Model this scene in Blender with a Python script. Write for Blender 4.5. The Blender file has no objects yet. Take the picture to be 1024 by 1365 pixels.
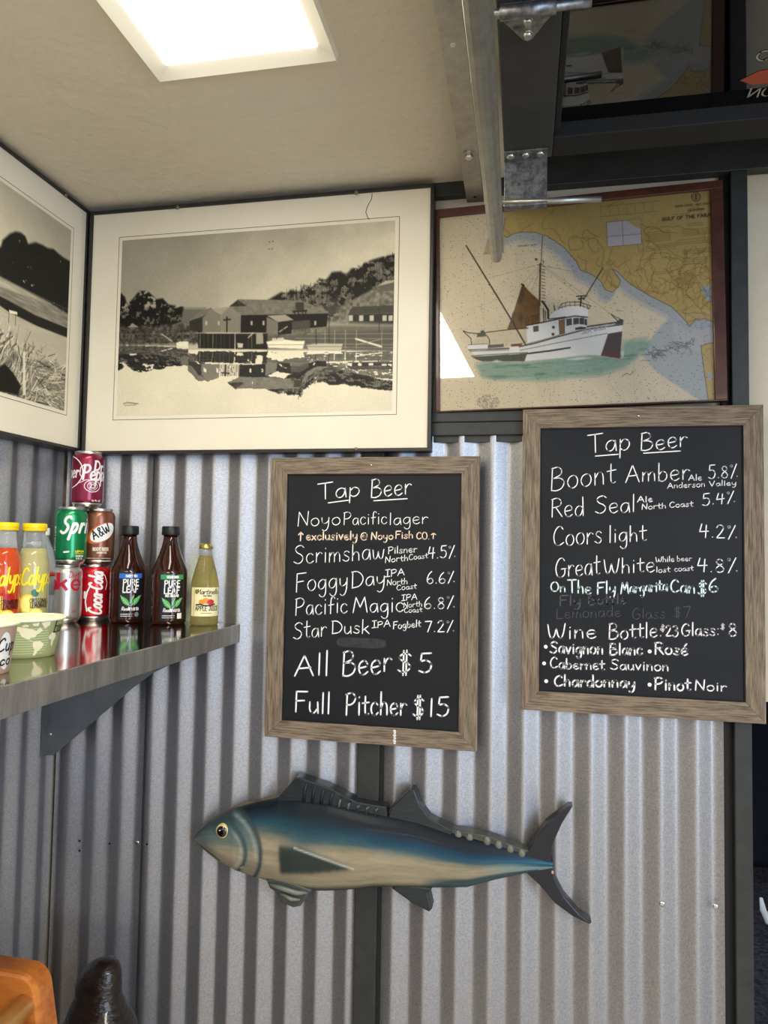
import bpy, bmesh, math, random
import numpy as np
from mathutils import Vector, Matrix

random.seed(7)
rng = np.random.default_rng(11)
scene = bpy.context.scene
COL = scene.collection
R = math.radians

# ------------------------------------------------------------------ camera
cam_d = bpy.data.cameras.new('camera')
cam = bpy.data.objects.new('camera', cam_d)
COL.objects.link(cam)
cam_d.sensor_fit = 'VERTICAL'
cam_d.sensor_height = 36.0
cam_d.lens = 946.0 * 36.0 / 1365.0
cam_d.clip_start = 0.02
YAW, PIT, ROL = R(11.2), R(2.8), R(0.97)
_r = Vector((math.cos(YAW), math.sin(YAW), 0)); _f = Vector((-math.sin(YAW), math.cos(YAW), 0)); _u = Vector((0, 0, 1))
_f2 = math.cos(PIT) * _f + math.sin(PIT) * _u; _u2 = math.cos(PIT) * _u - math.sin(PIT) * _f
_r2 = math.cos(ROL) * _r + math.sin(ROL) * _u2; _u3 = math.cos(ROL) * _u2 - math.sin(ROL) * _r
cam.matrix_world = Matrix(((_r2.x, _u3.x, -_f2.x, 0), (_r2.y, _u3.y, -_f2.y, 0), (_r2.z, _u3.z, -_f2.z, 1.5), (0, 0, 0, 1)))
scene.camera = cam

# ------------------------------------------------------------------ world, daylight, exposure
scene.view_settings.view_transform = 'Standard'
scene.view_settings.look = 'None'
scene.view_settings.gamma = 1.0
scene.view_settings.use_curve_mapping = False
scene.view_settings.exposure = 0.92
SKY_STRENGTH = 0.6
DAYLIGHT = 52.0
ROOM = 27.0
LAMP = 8.5
w = bpy.data.worlds.new('sky'); scene.world = w; w.use_nodes = True
bg = w.node_tree.nodes['Background']; bg.inputs[0].default_value = (0.55, 0.72, 1.0, 1); bg.inputs[1].default_value = SKY_STRENGTH


def area(name, loc, target, sx, sy, power, color):
    d = bpy.data.lights.new(name, 'AREA'); d.shape = 'RECTANGLE'; d.size = sx; d.size_y = sy; d.energy = power; d.color = color
    o = bpy.data.objects.new(name, d); COL.objects.link(o); o.location = loc
    o.rotation_euler = (Vector(target) - Vector(loc)).to_track_quat('-Z', 'Y').to_euler()
    return o


# daylight through the wide opening on the right, and two added warm fills, out of view, that raise the ambient light
area('daylight_opening', (2.7, -1.3, 1.45), (0.1, 1.4, 1.2), 2.0, 1.7, DAYLIGHT, (0.50, 0.70, 1.0))
area('warm_fill', (1.3, -0.9, 2.24), (1.3, -0.9, 0.0), 1.2, 0.3, ROOM, (1.0, 0.91, 0.77))
area('warm_fill', (-0.2, -2.1, 2.24), (-0.2, -2.1, 0.0), 1.2, 0.3, ROOM, (1.0, 0.91, 0.77))

# ------------------------------------------------------------------ helpers
WL = {}          # world location of every parent empty


def lin(c):
    c = np.asarray(c, float)
    return np.where(c <= 0.04045, c / 12.92, ((c + 0.055) / 1.055) ** 2.4)


def rgb(r, g, b):
    return tuple(float(v) for v in lin(np.array([r, g, b]) / 255.0)) + (1.0,)


def thing(name, label, cat, loc=(0, 0, 0), group=None):
    o = bpy.data.objects.new(name, None); COL.objects.link(o); o.location = loc; o.empty_display_size = 0.05
    o['label'] = label; o['category'] = cat
    if group: o['group'] = group
    WL[o] = Vector(loc)
    return o


def tag(o, label, cat, group=None):
    o['label'] = label; o['category'] = cat
    if group: o['group'] = group


class MB:
    def __init__(s): s.v = []; s.f = []; s.sm = []
    def add(s, v, f, smooth=False):
        n = len(s.v); s.v += [tuple(p) for p in v]; s.f += [tuple(i + n for i in q) for q in f]; s.sm += [smooth] * len(f); return s
    def box(s, x0, x1, y0, y1, z0, z1, b=0.0):
        if b <= 0:
            v = [(x, y, z) for x in (x0, x1) for y in (y0, y1) for z in (z0, z1)]
            return s.add(v, [(0, 1, 3, 2), (4, 6, 7, 5), (0, 4, 5, 1), (2, 3, 7, 6), (0, 2, 6, 4), (1, 5, 7, 3)])
        bm = bmesh.new(); bmesh.ops.create_cube(bm, size=1)
        for q in bm.verts: q.co = Vector(((x0 + x1) / 2 + q.co.x * (x1 - x0), (y0 + y1) / 2 + q.co.y * (y1 - y0), (z0 + z1) / 2 + q.co.z * (z1 - z0)))
        bmesh.ops.bevel(bm, geom=bm.edges[:], offset=b, segments=2, profile=0.5, affect='EDGES')
        return s.frombm(bm)
    def frombm(s, bm, smooth=False):
        bm.verts.index_update(); s.add([q.co[:] for q in bm.verts], [[q.index for q in f.verts] for f in bm.faces], smooth); bm.free(); return s
    def lathe(s, prof, c=(0, 0, 0), n=40, smooth=True, sx=1.0, sy=1.0, power=2.0):
        """prof: (radius, height) from bottom to top; power > 2 squares the section"""
        v = []; f = []
        def sg(t): return math.copysign(abs(t) ** (2.0 / power), t)
        for r, z in prof:
            for k in range(n):
                a = 2 * math.pi * k / n
                v.append((c[0] + sx * r * sg(math.cos(a)), c[1] + sy * r * sg(math.sin(a)), c[2] + z))
        for i in range(len(prof) - 1):
            for k in range(n):
                k2 = (k + 1) % n; f.append((i * n + k, i * n + k2, (i + 1) * n + k2, (i + 1) * n + k))
        s.add(v, f, smooth)
        n0 = len(s.v) - len(v)
        s.f.append(tuple(n0 + k for k in reversed(range(n)))); s.sm.append(False)
        s.f.append(tuple(n0 + (len(prof) - 1) * n + k for k in range(n))); s.sm.append(False)
        return s
    def tube(s, pts, r, n=10, smooth=True):
        pts = [Vector(p) for p in pts]; rs = r if isinstance(r, (list, tuple)) else [r] * len(pts); v = []; f = []
        up = Vector((0, 0, 1))
        for i, p in enumerate(pts):
            d = (pts[min(i + 1, len(pts) - 1)] - pts[max(i - 1, 0)]).normalized()
            a = d.cross(up if abs(d.z) < 0.9 else Vector((1, 0, 0))).normalized(); b = d.cross(a)
            for k in range(n):
                t = 2 * math.pi * k / n; v.append(p + (a * math.cos(t) + b * math.sin(t)) * rs[i])
        for i in range(len(pts) - 1):
            for k in range(n):
                k2 = (k + 1) % n; f.append((i * n + k, (i + 1) * n + k, (i + 1) * n + k2, i * n + k2))
        s.add(v, f, smooth); m = len(s.v) - len(v)
        s.f.append(tuple(m + k for k in range(n))); s.sm.append(False)
        s.f.append(tuple(m + (len(pts) - 1) * n + k for k in reversed(range(n)))); s.sm.append(False)
        return s
    def prism(s, pts, fn, d0, d1, bevel=0.0):
        """pts 2D outline, fn(a, b, d) -> 3D point, extruded from depth d0 (front) to d1 (back)"""
        bm = bmesh.new()
        A = [bm.verts.new(fn(p[0], p[1], d0)) for p in pts]; B = [bm.verts.new(fn(p[0], p[1], d1)) for p in pts]
        fa = bm.faces.new(A); bm.faces.new(list(reversed(B))); n = len(pts)
        for i in range(n): bm.faces.new((A[i], B[i], B[(i + 1) % n], A[(i + 1) % n]))
        bmesh.ops.recalc_face_normals(bm, faces=bm.faces[:])
        if bevel > 0:
            bmesh.ops.bevel(bm, geom=[e for e in fa.edges], offset=bevel, segments=2, profile=0.5, affect='EDGES', clamp_overlap=True)
        bmesh.ops.triangulate(bm, faces=[f for f in bm.faces if len(f.verts) > 4])
        return s.frombm(bm)
    def build(s, name, mat, parent=None, local=False, kind=None):
        me = bpy.data.meshes.new(name)
        off = Vector((0, 0, 0)) if (parent is None or local) else WL[parent]
        me.from_pydata([(p[0] - off.x, p[1] - off.y, p[2] - off.z) for p in s.v], [], s.f); me.update()
        me.polygons.foreach_set('use_smooth', s.sm)
        bm = bmesh.new(); bm.from_mesh(me); bmesh.ops.recalc_face_normals(bm, faces=bm.faces[:]); bm.to_mesh(me); bm.free()
        o = bpy.data.objects.new(name, me); COL.objects.link(o); me.materials.append(mat)
        if parent is not None: o.parent = parent
        WL[o] = off if parent is not None else Vector((0, 0, 0))
        if kind: o['kind'] = kind
        return o


def mat(name, color=(0.8, 0.8, 0.8, 1), rough=0.5, metal=0.0, spec=0.5, noise=None, bump=None, trans=0.0, coat=0.0, ior=1.45, emit=None, stretch=(1, 1, 1), alpha=1.0):
    """noise=(scale, color2, detail) mixes a second colour by a noise pattern; bump=(scale, strength)"""
    m = bpy.data.materials.new(name); m.use_nodes = True; nt = m.node_tree; b = nt.nodes['Principled BSDF']
    b.inputs['Base Color'].default_value = color; b.inputs['Roughness'].default_value = rough; b.inputs['Metallic'].default_value = metal
    b.inputs['Specular IOR Level'].default_value = spec; b.inputs['Transmission Weight'].default_value = trans; b.inputs['Coat Weight'].default_value = coat
    b.inputs['Coat Roughness'].default_value = 0.05; b.inputs['IOR'].default_value = ior; b.inputs['Alpha'].default_value = alpha
    if noise or bump:
        tc = nt.nodes.new('ShaderNodeTexCoord'); mp = nt.nodes.new('ShaderNodeMapping'); mp.inputs['Scale'].default_value = stretch
        nt.links.new(tc.outputs['Object'], mp.inputs[0])
    if noise:
        n = nt.nodes.new('ShaderNodeTexNoise'); n.inputs['Scale'].default_value = noise[0]; n.inputs['Detail'].default_value = noise[2] if len(noise) > 2 else 4
        n.inputs['Roughness'].default_value = 0.65
        cr = nt.nodes.new('ShaderNodeValToRGB'); cr.color_ramp.elements[0].color = color; cr.color_ramp.elements[1].color = noise[1]
        cr.color_ramp.elements[0].position = 0.35; cr.color_ramp.elements[1].position = 0.65
        nt.links.new(mp.outputs[0], n.inputs['Vector']); nt.links.new(n.outputs['Fac'], cr.inputs[0]); nt.links.new(cr.outputs[0], b.inputs['Base Color'])
    if bump:
        n = nt.nodes.new('ShaderNodeTexNoise'); n.inputs['Scale'].default_value = bump[0]; n.inputs['Detail'].default_value = 5
        bp = nt.nodes.new('ShaderNodeBump'); bp.inputs['Strength'].default_value = bump[1]; bp.inputs['Distance'].default_value = bump[2] if len(bump) > 2 else 0.004
        nt.links.new(mp.outputs[0], n.inputs['Vector']); nt.links.new(n.outputs['Fac'], bp.inputs['Height']); nt.links.new(bp.outputs[0], b.inputs['Normal'])
    if emit:
        b.inputs['Emission Color'].default_value = emit[0]; b.inputs['Emission Strength'].default_value = emit[1]
    return m


def painted(name, rough=0.5, spec=0.4, coat=0.0):
    m = bpy.data.materials.new(name); m.use_nodes = True; nt = m.node_tree; b = nt.nodes['Principled BSDF']
    a = nt.nodes.new('ShaderNodeAttribute'); a.attribute_name = 'Col'
    nt.links.new(a.outputs['Color'], b.inputs['Base Color']); b.inputs['Roughness'].default_value = rough; b.inputs['Specular IOR Level'].default_value = spec
    b.inputs['Coat Weight'].default_value = coat; b.inputs['Coat Roughness'].default_value = 0.15
    return m


def glass_mat(name, tint=(1, 1, 1, 1), f0=0.04, gain=1.0):
    """clear pane: transparent with a mirror reflection that grows at glancing angles"""
    m = bpy.data.materials.new(name); m.use_nodes = True; nt = m.node_tree; nt.nodes.remove(nt.nodes['Principled BSDF'])
    t = nt.nodes.new('ShaderNodeBsdfTransparent'); t.inputs[0].default_value = tint
    g = nt.nodes.new('ShaderNodeBsdfGlossy'); g.inputs['Roughness'].default_value = 0.0
    fr = nt.nodes.new('ShaderNodeFresnel'); fr.inputs[0].default_value = 1.5
    mu = nt.nodes.new('ShaderNodeMath'); mu.operation = 'MULTIPLY'; mu.inputs[1].default_value = gain; mu.use_clamp = True
    mx = nt.nodes.new('ShaderNodeMixShader')
    nt.links.new(fr.outputs[0], mu.inputs[0]); nt.links.new(mu.outputs[0], mx.inputs[0]); nt.links.new(t.outputs[0], mx.inputs[1]); nt.links.new(g.outputs[0], mx.inputs[2])
    nt.links.new(mx.outputs[0], nt.nodes['Material Output'].inputs[0])
    return m


# ------------------------------------------------------------------ handwriting: a single stroke alphabet (hundredths of the cap height)
_G = {
 'A': (74, ['L0,0 36,100', 'L36,100 70,0', 'L14,36 60,40']), 'B': (66, ['L8,100 4,0', '4,97 34,101 50,86 44,66 8,52', '8,53 42,52 62,34 52,8 26,-2 4,2']),
 'C': (64, ['58,84 45,99 26,95 9,72 3,42 12,10 34,0 62,14']), 'D': (70, ['L7,100 6,0', '0,99 34,98 60,74 66,42 46,10 4,0']),
 'E': (56, ['L52,100 6,98 4,0 54,2', 'L5,52 44,54']), 'F': (58, ['L5,0 7,100 60,101', 'L6,54 46,57']),
 'G': (72, ['60,86 46,100 24,94 7,66 4,36 16,6 40,-1 60,14 64,42', 'L40,42 70,44']), 'H': (64, ['L6,100 4,0', 'L58,100 58,0', 'L5,52 58,54']),
 'I': (52, ['L3,98 50,101', 'L27,100 24,0', 'L0,0 48,2']), 'J': (50, ['L10,100 50,100', '36,100 36,20 24,0 8,8 2,24']), 'K': (60, ['L5,100 5,0', 'L52,98 6,42', 'L20,55 56,0']),
 'L': (54, ['L6,100 5,1 52,2']), 'M': (88, ['L0,0 16,100 42,34 68,100 84,0']), 'N': (66, ['L2,0 8,100 56,4 62,104']),
 'O': (72, ['36,100 12,84 3,48 14,10 36,0 58,10 68,48 58,86 36,100']), 'P': (62, ['L7,98 4,0', '0,96 36,102 58,84 50,60 28,48 6,48']),
 'R': (64, ['L7,98 5,0', '2,97 36,102 56,84 48,60 8,50', 'L26,52 62,0']), 'S': (62, ['58,88 42,100 18,94 9,78 20,60 42,48 54,30 46,8 24,-1 0,10']),
 'T': (70, ['L0,96 68,102', 'L34,99 36,0']), 'U': (62, ['6,100 5,30 18,3 38,2 52,22 56,100']), 'V': (66, ['L2,100 32,0 62,100']),
 'W': (90, ['0,96 8,30 20,2 34,24 42,66 50,24 64,2 76,30 86,100']), 'X': (60, ['L4,100 56,0', 'L56,100 2,0']), 'Y': (62, ['L2,100 30,52 58,100', 'L30,52 28,0']), 'Z': (60, ['L4,100 56,100 4,0 58,0']),
 'a': (52, ['45,48 30,56 12,47 4,25 12,3 28,2 40,18 45,46', 'L45,54 50,0']), 'b': (52, ['L6,104 5,2', '5,34 22,55 42,45 46,22 34,2 16,-1 5,10']),
 'c': (48, ['43,46 28,56 10,46 4,24 14,3 30,-1 46,10']), 'd': (54, ['45,46 30,56 12,47 4,25 12,3 28,1 40,16 46,40', 'L46,104 49,0']),
 'e': (50, ['5,27 26,29 43,34 42,48 28,56 10,47 4,25 14,3 30,-1 47,9']), 'f': (42, ['44,90 34,101 22,92 18,66 17,0', 'L3,50 38,55']),
 'g': (52, ['45,48 30,56 12,47 4,27 12,6 28,5 40,20 45,46', '46,54 47,6 45,-24 34,-41 18,-38 10,-28']), 'h': (50, ['L6,102 5,0', '5,28 20,54 36,50 42,34 43,0']),
 'i': (20, ['L10,54 10,0', 'L10,76 11,79']), 'j': (24, ['14,54 14,-20 4,-36', 'L14,76 15,79']), 'k': (50, ['L7,102 5,0', 'L42,54 6,22', 'L18,32 48,-2']), 'l': (18, ['L9,102 8,0']),
 'm': (72, ['L5,54 4,0', '5,30 18,53 30,50 34,30 34,0', '34,30 48,53 60,50 65,32 66,0']), 'n': (50, ['L5,54 5,0', '5,28 20,54 36,52 42,34 43,0']),
 'o': (52, ['27,56 10,47 3,26 13,4 28,-1 44,10 49,32 40,52 27,56']), 'p': (52, ['L6,56 4,-40', '5,34 22,56 42,47 46,24 34,3 18,0 5,12']),
 'q': (52, ['45,48 30,56 12,47 4,27 12,6 28,5 45,30', 'L46,54 46,-40']), 'r': (40, ['L6,54 6,0', '6,28 16,47 28,55 40,48']), 's': (44, ['39,48 26,56 11,50 10,38 24,28 38,18 34,4 20,-1 2,8']),
 't': (40, ['18,92 17,30 20,6 30,0 38,5', 'L0,58 40,62']), 'u': (50, ['5,54 5,20 14,1 28,3 42,22', 'L43,54 46,0']), 'v': (46, ['L3,54 22,0 42,54']), 'w': (70, ['3,54 8,10 18,1 30,18 34,44 38,16 50,0 60,14 66,54']),
 'x': (46, ['L4,54 42,0', 'L42,54 2,0']), 'y': (52, ['5,54 7,24 18,12 34,18 44,34', '46,54 44,0 36,-30 22,-42 8,-34']), 'z': (44, ['L4,54 40,54 4,0 42,0']),
 '0': (58, ['28,100 8,80 4,45 12,10 28,0 46,12 52,50 46,86 28,100']), '1': (24, ['L12,100 10,0']), '2': (56, ['6,80 18,99 38,97 46,78 32,44 4,2', 'L4,2 52,4']),
 '3': (54, ['6,90 24,101 44,90 40,66 20,54', '20,54 44,50 50,26 36,4 16,-1 2,12']), '4': (62, ['L18,100 5,44 58,48', 'L46,92 40,0']), '5': (58, ['L52,100 14,98 10,58', '10,58 34,62 52,44 48,14 28,-1 4,8']),
 '6': (58, ['40,102 18,76 5,36 12,6 32,-2 50,12 48,34 30,44 10,30']), '7': (54, ['L2,96 52,100 22,0']), '8': (56, ['44,84 30,100 12,90 12,70 28,54 46,36 48,14 30,-1 10,8 8,30 26,52 44,68 44,84']),
 '9': (54, ['44,80 28,100 8,84 10,58 30,52 44,74', '46,90 42,30 30,0']), '%': (66, ['L52,104 10,-4', '14,100 6,92 12,82 22,90 14,100', 'L56,10 58,12', 'L55,12 57,9']), '.': (20, ['L9,3 11,5']), ':': (22, ['L10,8 11,10', 'L11,50 12,52']),
 '$': (62, ['54,80 40,90 18,86 10,72 22,58 44,46 52,28 40,12 20,8 4,18', 'L26,104 24,-6', 'L38,104 36,-6']), '^': (40, ['L18,0 20,98', 'L2,70 20,99 38,72']), '-': (40, ['L4,40 36,42']), "'": (16, ['L8,100 6,80']), '&': (70, ['64,2 22,66 20,90 36,100 46,84 14,36 12,10 32,-2 60,36']),
 '@': (84, ['56,60 40,66 28,50 30,32 44,28 56,44 58,62', '58,62 58,34 70,28 80,48 72,84 44,98 14,80 4,44 16,8 44,-6 72,4']), '~': (50, ['5,27 26,29 43,34 42,48 28,56 10,47 4,25 14,3 30,-1 47,9', 'L26,72 40,92']), '*': (30, ['L14,50 16,52']), ' ': (34, []), '_': (100, ['L0,50 100,50']),
}
_GC = {}


def _glyph(c):
    if c not in _GC:
        wd, ss = _G[c]; out = []
        for st in ss:
            ln = st[0] == 'L'; pts = np.array([[float(a) for a in p.split(',')] for p in st.lstrip('L').split()]) / 100.0
            if not ln and len(pts) > 2:
                closed = np.allclose(pts[0], pts[-1]); P = pts; n = len(P); q = []
                for i in range(n - 1):
                    p0 = P[i - 1] if i > 0 else (P[-2] if closed else 2 * P[0] - P[1]); p1, p2 = P[i], P[i + 1]
                    p3 = P[i + 2] if i + 2 < n else (P[1] if closed else 2 * P[-1] - P[-2])
                    for t in np.linspace(0, 1, 6, endpoint=False):
                        q.append(0.5 * ((2 * p1) + (-p0 + p2) * t + (2 * p0 - 5 * p1 + 4 * p2 - p3) * t * t + (-p0 + 3 * p1 - 3 * p2 + p3) * t ** 3))
                q.append(P[-1]); pts = np.array(q)
            out.append(pts)
        _GC[c] = (wd / 100.0, out)
    return _GC[c]


def strokes(text, gap=0.10, wobble=0.0):
    """polylines of a word with the cap height 1, and its width"""
    x = 0.0; out = []
    for c in text:
        wd, ss = _glyph(c); k = 1 + wobble * rng.normal(); dy = wobble * 0.5 * rng.normal()
        for s in ss: out.append(s * np.array([1, k]) + np.array([x, dy]))
        x += wd + gap
    return out, max(x - gap, 0.01)


RIB_STEP = None    # longest straight piece of a stroke where the surface is round


def ribbon(mb, pl, wdt, fn, flat=False):
    """a flat round-ended band along a 2D polyline; fn maps 2D to 3D"""
    pl = np.asarray(pl, float); keep = [0]
    for i in range(1, len(pl)):
        if np.hypot(*(pl[i] - pl[keep[-1]])) > 1e-7: keep.append(i)
    pl = pl[keep]
    if len(pl) < 2: return
    if RIB_STEP:
        q = [pl[0]]
        for a, b in zip(pl[:-1], pl[1:]):
            n = max(1, int(math.ceil(abs(b[0] - a[0]) / RIB_STEP + abs(b[1] - a[1]) / RIB_STEP)))
            q += [a + (b - a) * (k + 1) / n for k in range(n)]
        pl = np.array(q)
    d = np.diff(pl, axis=0); d /= np.hypot(d[:, 0], d[:, 1])[:, None]; nrm = np.stack([-d[:, 1], d[:, 0]], 1); h = wdt / 2
    for i in range(len(d)):
        a, b = pl[i], pl[i + 1]; nn = nrm[i] * h
        mb.add([fn(*(a + nn)), fn(*(a - nn)), fn(*(b - nn)), fn(*(b + nn))], [(0, 1, 2, 3)])
    for i in range(len(pl)):
        if 0 < i < len(pl) - 1 and float(d[i - 1] @ d[i]) > 0.985: continue
        if flat and i in (0, len(pl) - 1): continue
        c = pl[i]; k = 8
        mb.add([fn(c[0] + h * math.cos(2 * math.pi * j / k), c[1] + h * math.sin(2 * math.pi * j / k)) for j in range(k)], [tuple(range(k))])


def write(mb, text, x0, y0, x1, y1, cap, thick, fn, gap=0.10, wobble=0.0, slant=0.0, flat=False):
    ss, wd = strokes(text, gap, wobble); sx = (x1 - x0) / wd
    for s in ss:
        q = np.stack([x0 + (s[:, 0] + slant * s[:, 1] * cap / max(abs(sx), 1e-9)) * sx, y0 + (y1 - y0) * s[:, 0] / wd + s[:, 1] * cap], 1)
        ribbon(mb, q, thick, fn, flat)


# ------------------------------------------------------------------ painting of pictures into mesh colours
def vnoise(h, w_, cy, cx, seed=0):
    g = np.random.default_rng(seed).random((int(cy) + 3, int(cx) + 3)); y = np.linspace(0, cy, h); x = np.linspace(0, cx, w_)
    yi = np.floor(y).astype(int); xi = np.floor(x).astype(int); fy = (y - yi)[:, None]; fx = (x - xi)[None, :]
    fy = fy * fy * (3 - 2 * fy); fx = fx * fx * (3 - 2 * fx); a = g[yi][:, xi]; b = g[yi][:, xi + 1]; c = g[yi + 1][:, xi]; d = g[yi + 1][:, xi + 1]
    return a * (1 - fy) * (1 - fx) + b * (1 - fy) * fx + c * fy * (1 - fx) + d * fy * fx


def fbm(h, w_, cy, cx, oct=4, seed=0):
    s = 0; t = 0
    for o in range(oct): s = s + vnoise(h, w_, cy * 2 ** o, cx * 2 ** o, seed + o) * 0.6 ** o; t += 0.6 ** o
    return s / t


class Paint:
    """a small canvas; drawing coordinates are set by the four corners (tl, tr, br, bl) of the picture in them"""
    def __init__(s, w_, h, quad, base):
        s.w, s.h = w_, h; s.a = np.zeros((h, w_, 3)); s.a[:] = base
        A = []; b = []
        for (x, y), (u, v) in zip(quad, ((0, 0), (w_, 0), (w_, h), (0, h))):
            A.append([x, y, 1, 0, 0, 0, -u * x, -u * y]); b.append(u); A.append([0, 0, 0, x, y, 1, -v * x, -v * y]); b.append(v)
        s.H = np.append(np.linalg.solve(np.array(A, float), np.array(b, float)), 1).reshape(3, 3)
        s.yy, s.xx = np.mgrid[0:h, 0:w_] + 0.5
    def t(s, p):
        p = np.atleast_2d(np.asarray(p, float)); q = np.c_[p, np.ones(len(p))] @ s.H.T
        return q[:, :2] / q[:, 2:]
    def mask(s, pts, soft=0.7):
        q = s.t(pts); ins = np.zeros((s.h, s.w), bool); d = np.full((s.h, s.w), 1e9); n = len(q)
        for i in range(n):
            (x1, y1), (x2, y2) = q[i], q[(i + 1) % n]
            c = (y1 > s.yy) != (y2 > s.yy)
            if y1 != y2: ins ^= c & (s.xx < (x2 - x1) * (s.yy - y1) / (y2 - y1) + x1)
            d = np.minimum(d, s.seg(q[i], q[(i + 1) % n]))
        sd = np.where(ins, d, -d)
        return np.clip(sd / soft * 0.5 + 0.5, 0, 1)
    def seg(s, a, b):
        dx, dy = b[0] - a[0], b[1] - a[1]; L = dx * dx + dy * dy
        t = np.clip(((s.xx - a[0]) * dx + (s.yy - a[1]) * dy) / L, 0, 1) if L > 1e-12 else 0
        return np.hypot(s.xx - a[0] - t * dx, s.yy - a[1] - t * dy)
    def mix(s, m, col):
        m = m[..., None]; s.a = s.a * (1 - m) + np.asarray(col, float) * m
    def poly(s, pts, col, al=1.0, soft=0.7, tex=None): s.mix(s.mask(pts, soft) * al * (1 if tex is None else tex), col)
    def line(s, pts, col, wd=1.0, al=1.0):
        q = s.t(pts); x0, y0 = q.min(0) - wd - 2; x1, y1 = q.max(0) + wd + 2
        i0, i1, j0, j1 = max(int(y0), 0), min(int(y1) + 1, s.h), max(int(x0), 0), min(int(x1) + 1, s.w)
        if i1 <= i0 or j1 <= j0: return
        xx, yy = s.xx[i0:i1, j0:j1], s.yy[i0:i1, j0:j1]; d = np.full(xx.shape, 1e9)
        for a, b in zip(q[:-1], q[1:]):
            dx, dy = b - a; L = dx * dx + dy * dy; t = np.clip(((xx - a[0]) * dx + (yy - a[1]) * dy) / max(L, 1e-12), 0, 1)
            d = np.minimum(d, np.hypot(xx - a[0] - t * dx, yy - a[1] - t * dy))
        m = (np.clip(wd / 2 - d + 0.5, 0, 1) * min(1, wd) * al)[..., None]
        s.a[i0:i1, j0:j1] = s.a[i0:i1, j0:j1] * (1 - m) + np.asarray(col, float) * m
    def text(s, tx, x0, y0, x1, y1, cap, wd, col, al=1.0, gap=0.18):
        ss, w0 = strokes(tx, gap)
        for st in ss:
            s.line(np.stack([x0 + (x1 - x0) * st[:, 0] / w0, y0 + (y1 - y0) * st[:, 0] / w0 - st[:, 1] * cap], 1), col, wd, al)
    def grid(s, name, fn, m, parent, back=0.0):
        """the canvas as a mesh, one vertex per colour sample; fn(u, v) -> 3D"""
        nx, ny = s.w, s.h; u = (np.arange(nx)) / (nx - 1); v = (np.arange(ny)) / (ny - 1)
        U, V = np.meshgrid(u, v); P = fn(U.ravel(), V.ravel()); off = WL[parent]
        return color_mesh(name, P - np.array(off[:]), nx, ny, s.a.reshape(-1, 3) / 255.0, m, parent)


def color_mesh(name, P, nx, ny, srgb, m, parent, smooth=False):
    idx = np.arange(nx * ny).reshape(ny, nx)
    F = np.stack([idx[:-1, :-1], idx[1:, :-1], idx[1:, 1:], idx[:-1, 1:]], -1).reshape(-1, 4)
    me = bpy.data.meshes.new(name); me.vertices.add(len(P)); me.vertices.foreach_set('co', P.astype(np.float32).ravel())
    me.loops.add(F.size); me.polygons.add(len(F)); me.loops.foreach_set('vertex_index', F.ravel().astype(np.int32))
    me.polygons.foreach_set('loop_start', np.arange(0, F.size, 4, dtype=np.int32)); me.update(calc_edges=True); me.validate()
    ca = me.color_attributes.new('Col', 'FLOAT_COLOR', 'POINT')
    ca.data.foreach_set('color', np.c_[lin(np.clip(srgb, 0, 1)), np.ones(len(P))].astype(np.float32).ravel())
    me.polygons.foreach_set('use_smooth', [smooth] * len(F))
    o = bpy.data.objects.new(name, me); COL.objects.link(o); me.materials.append(m); o.parent = parent; WL[o] = WL[parent]
    return o


def sepia(t):
    t = np.asarray(t, float); return np.stack([t, t * 0.955, t * 0.83], -1)


# ------------------------------------------------------------------ materials
M_galv = mat('corrugated_galvanised_steel', rgb(184, 184, 186), 0.45, 0.85, noise=(300, rgb(154, 154, 157), 6), bump=(420, 0.12, 0.001))
M_black = mat('slate_black_paint', rgb(52, 54, 53), 0.45, 0.0, 0.4, noise=(30, rgb(44, 45, 44), 5), bump=(60, 0.05))
M_deep = mat('black_gap', rgb(16, 16, 16), 0.7)
M_cream = mat('cream_textured_plaster', rgb(206, 194, 172), 0.75, 0, 0.2, noise=(3, rgb(198, 186, 162), 3), bump=(38, 0.45, 0.006))
M_ceil = mat('cream_stippled_ceiling', rgb(216, 208, 190), 0.55, 0, 0.35, noise=(2.5, rgb(210, 200, 180), 3), bump=(45, 0.4, 0.008))
M_floor = mat('dark_concrete_floor', rgb(196, 188, 176), 0.6, 0, 0.3, noise=(5, rgb(176, 168, 156), 5))  # unseen floor kept pale so it bounces light up to the ceiling
M_carpet = mat('grey_speckled_carpet', rgb(70, 66, 66), 0.95, 0, 0.1, noise=(60, rgb(30, 28, 30), 6), bump=(90, 0.8, 0.01))
M_steel = mat('brushed_stainless_steel', rgb(190, 184, 174), 0.10, 1.0, noise=(6, rgb(172, 166, 156), 5), stretch=(60, 1, 1))
M_steel_side = mat('brushed_stainless_edge', rgb(196, 192, 184), 0.42, 0.85, noise=(8, rgb(160, 156, 148), 5), stretch=(1, 6, 1))
M_zinc = mat('galvanised_track', rgb(172, 170, 160), 0.36, 0.85, noise=(40, rgb(152, 150, 142), 5))
M_spangle = mat('spangled_zinc', rgb(150, 150, 150), 0.42, 0.85, noise=(95, rgb(96, 98, 100), 2))
M_bolt = mat('bright_bolt', rgb(205, 205, 200), 0.25, 1.0)
M_barn = mat('weathered_grey_brown_wood', rgb(146, 130, 110), 0.65, 0, 0.25, noise=(9, rgb(82, 70, 58), 8), bump=(14, 0.2), stretch=(2.2, 12, 40))
M_barn_v = mat('weathered_grey_brown_wood_upright', rgb(146, 130, 110), 0.65, 0, 0.25, noise=(9, rgb(82, 70, 58), 8), bump=(14, 0.2), stretch=(40, 12, 2.2))
M_board = mat('black_chalkboard', rgb(27, 29, 33), 0.5, 0, 0.2, noise=(7, rgb(32, 34, 37), 4))
M_chalk = mat('white_chalk_ink', rgb(246, 246, 244), 0.8, emit=None)
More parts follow.
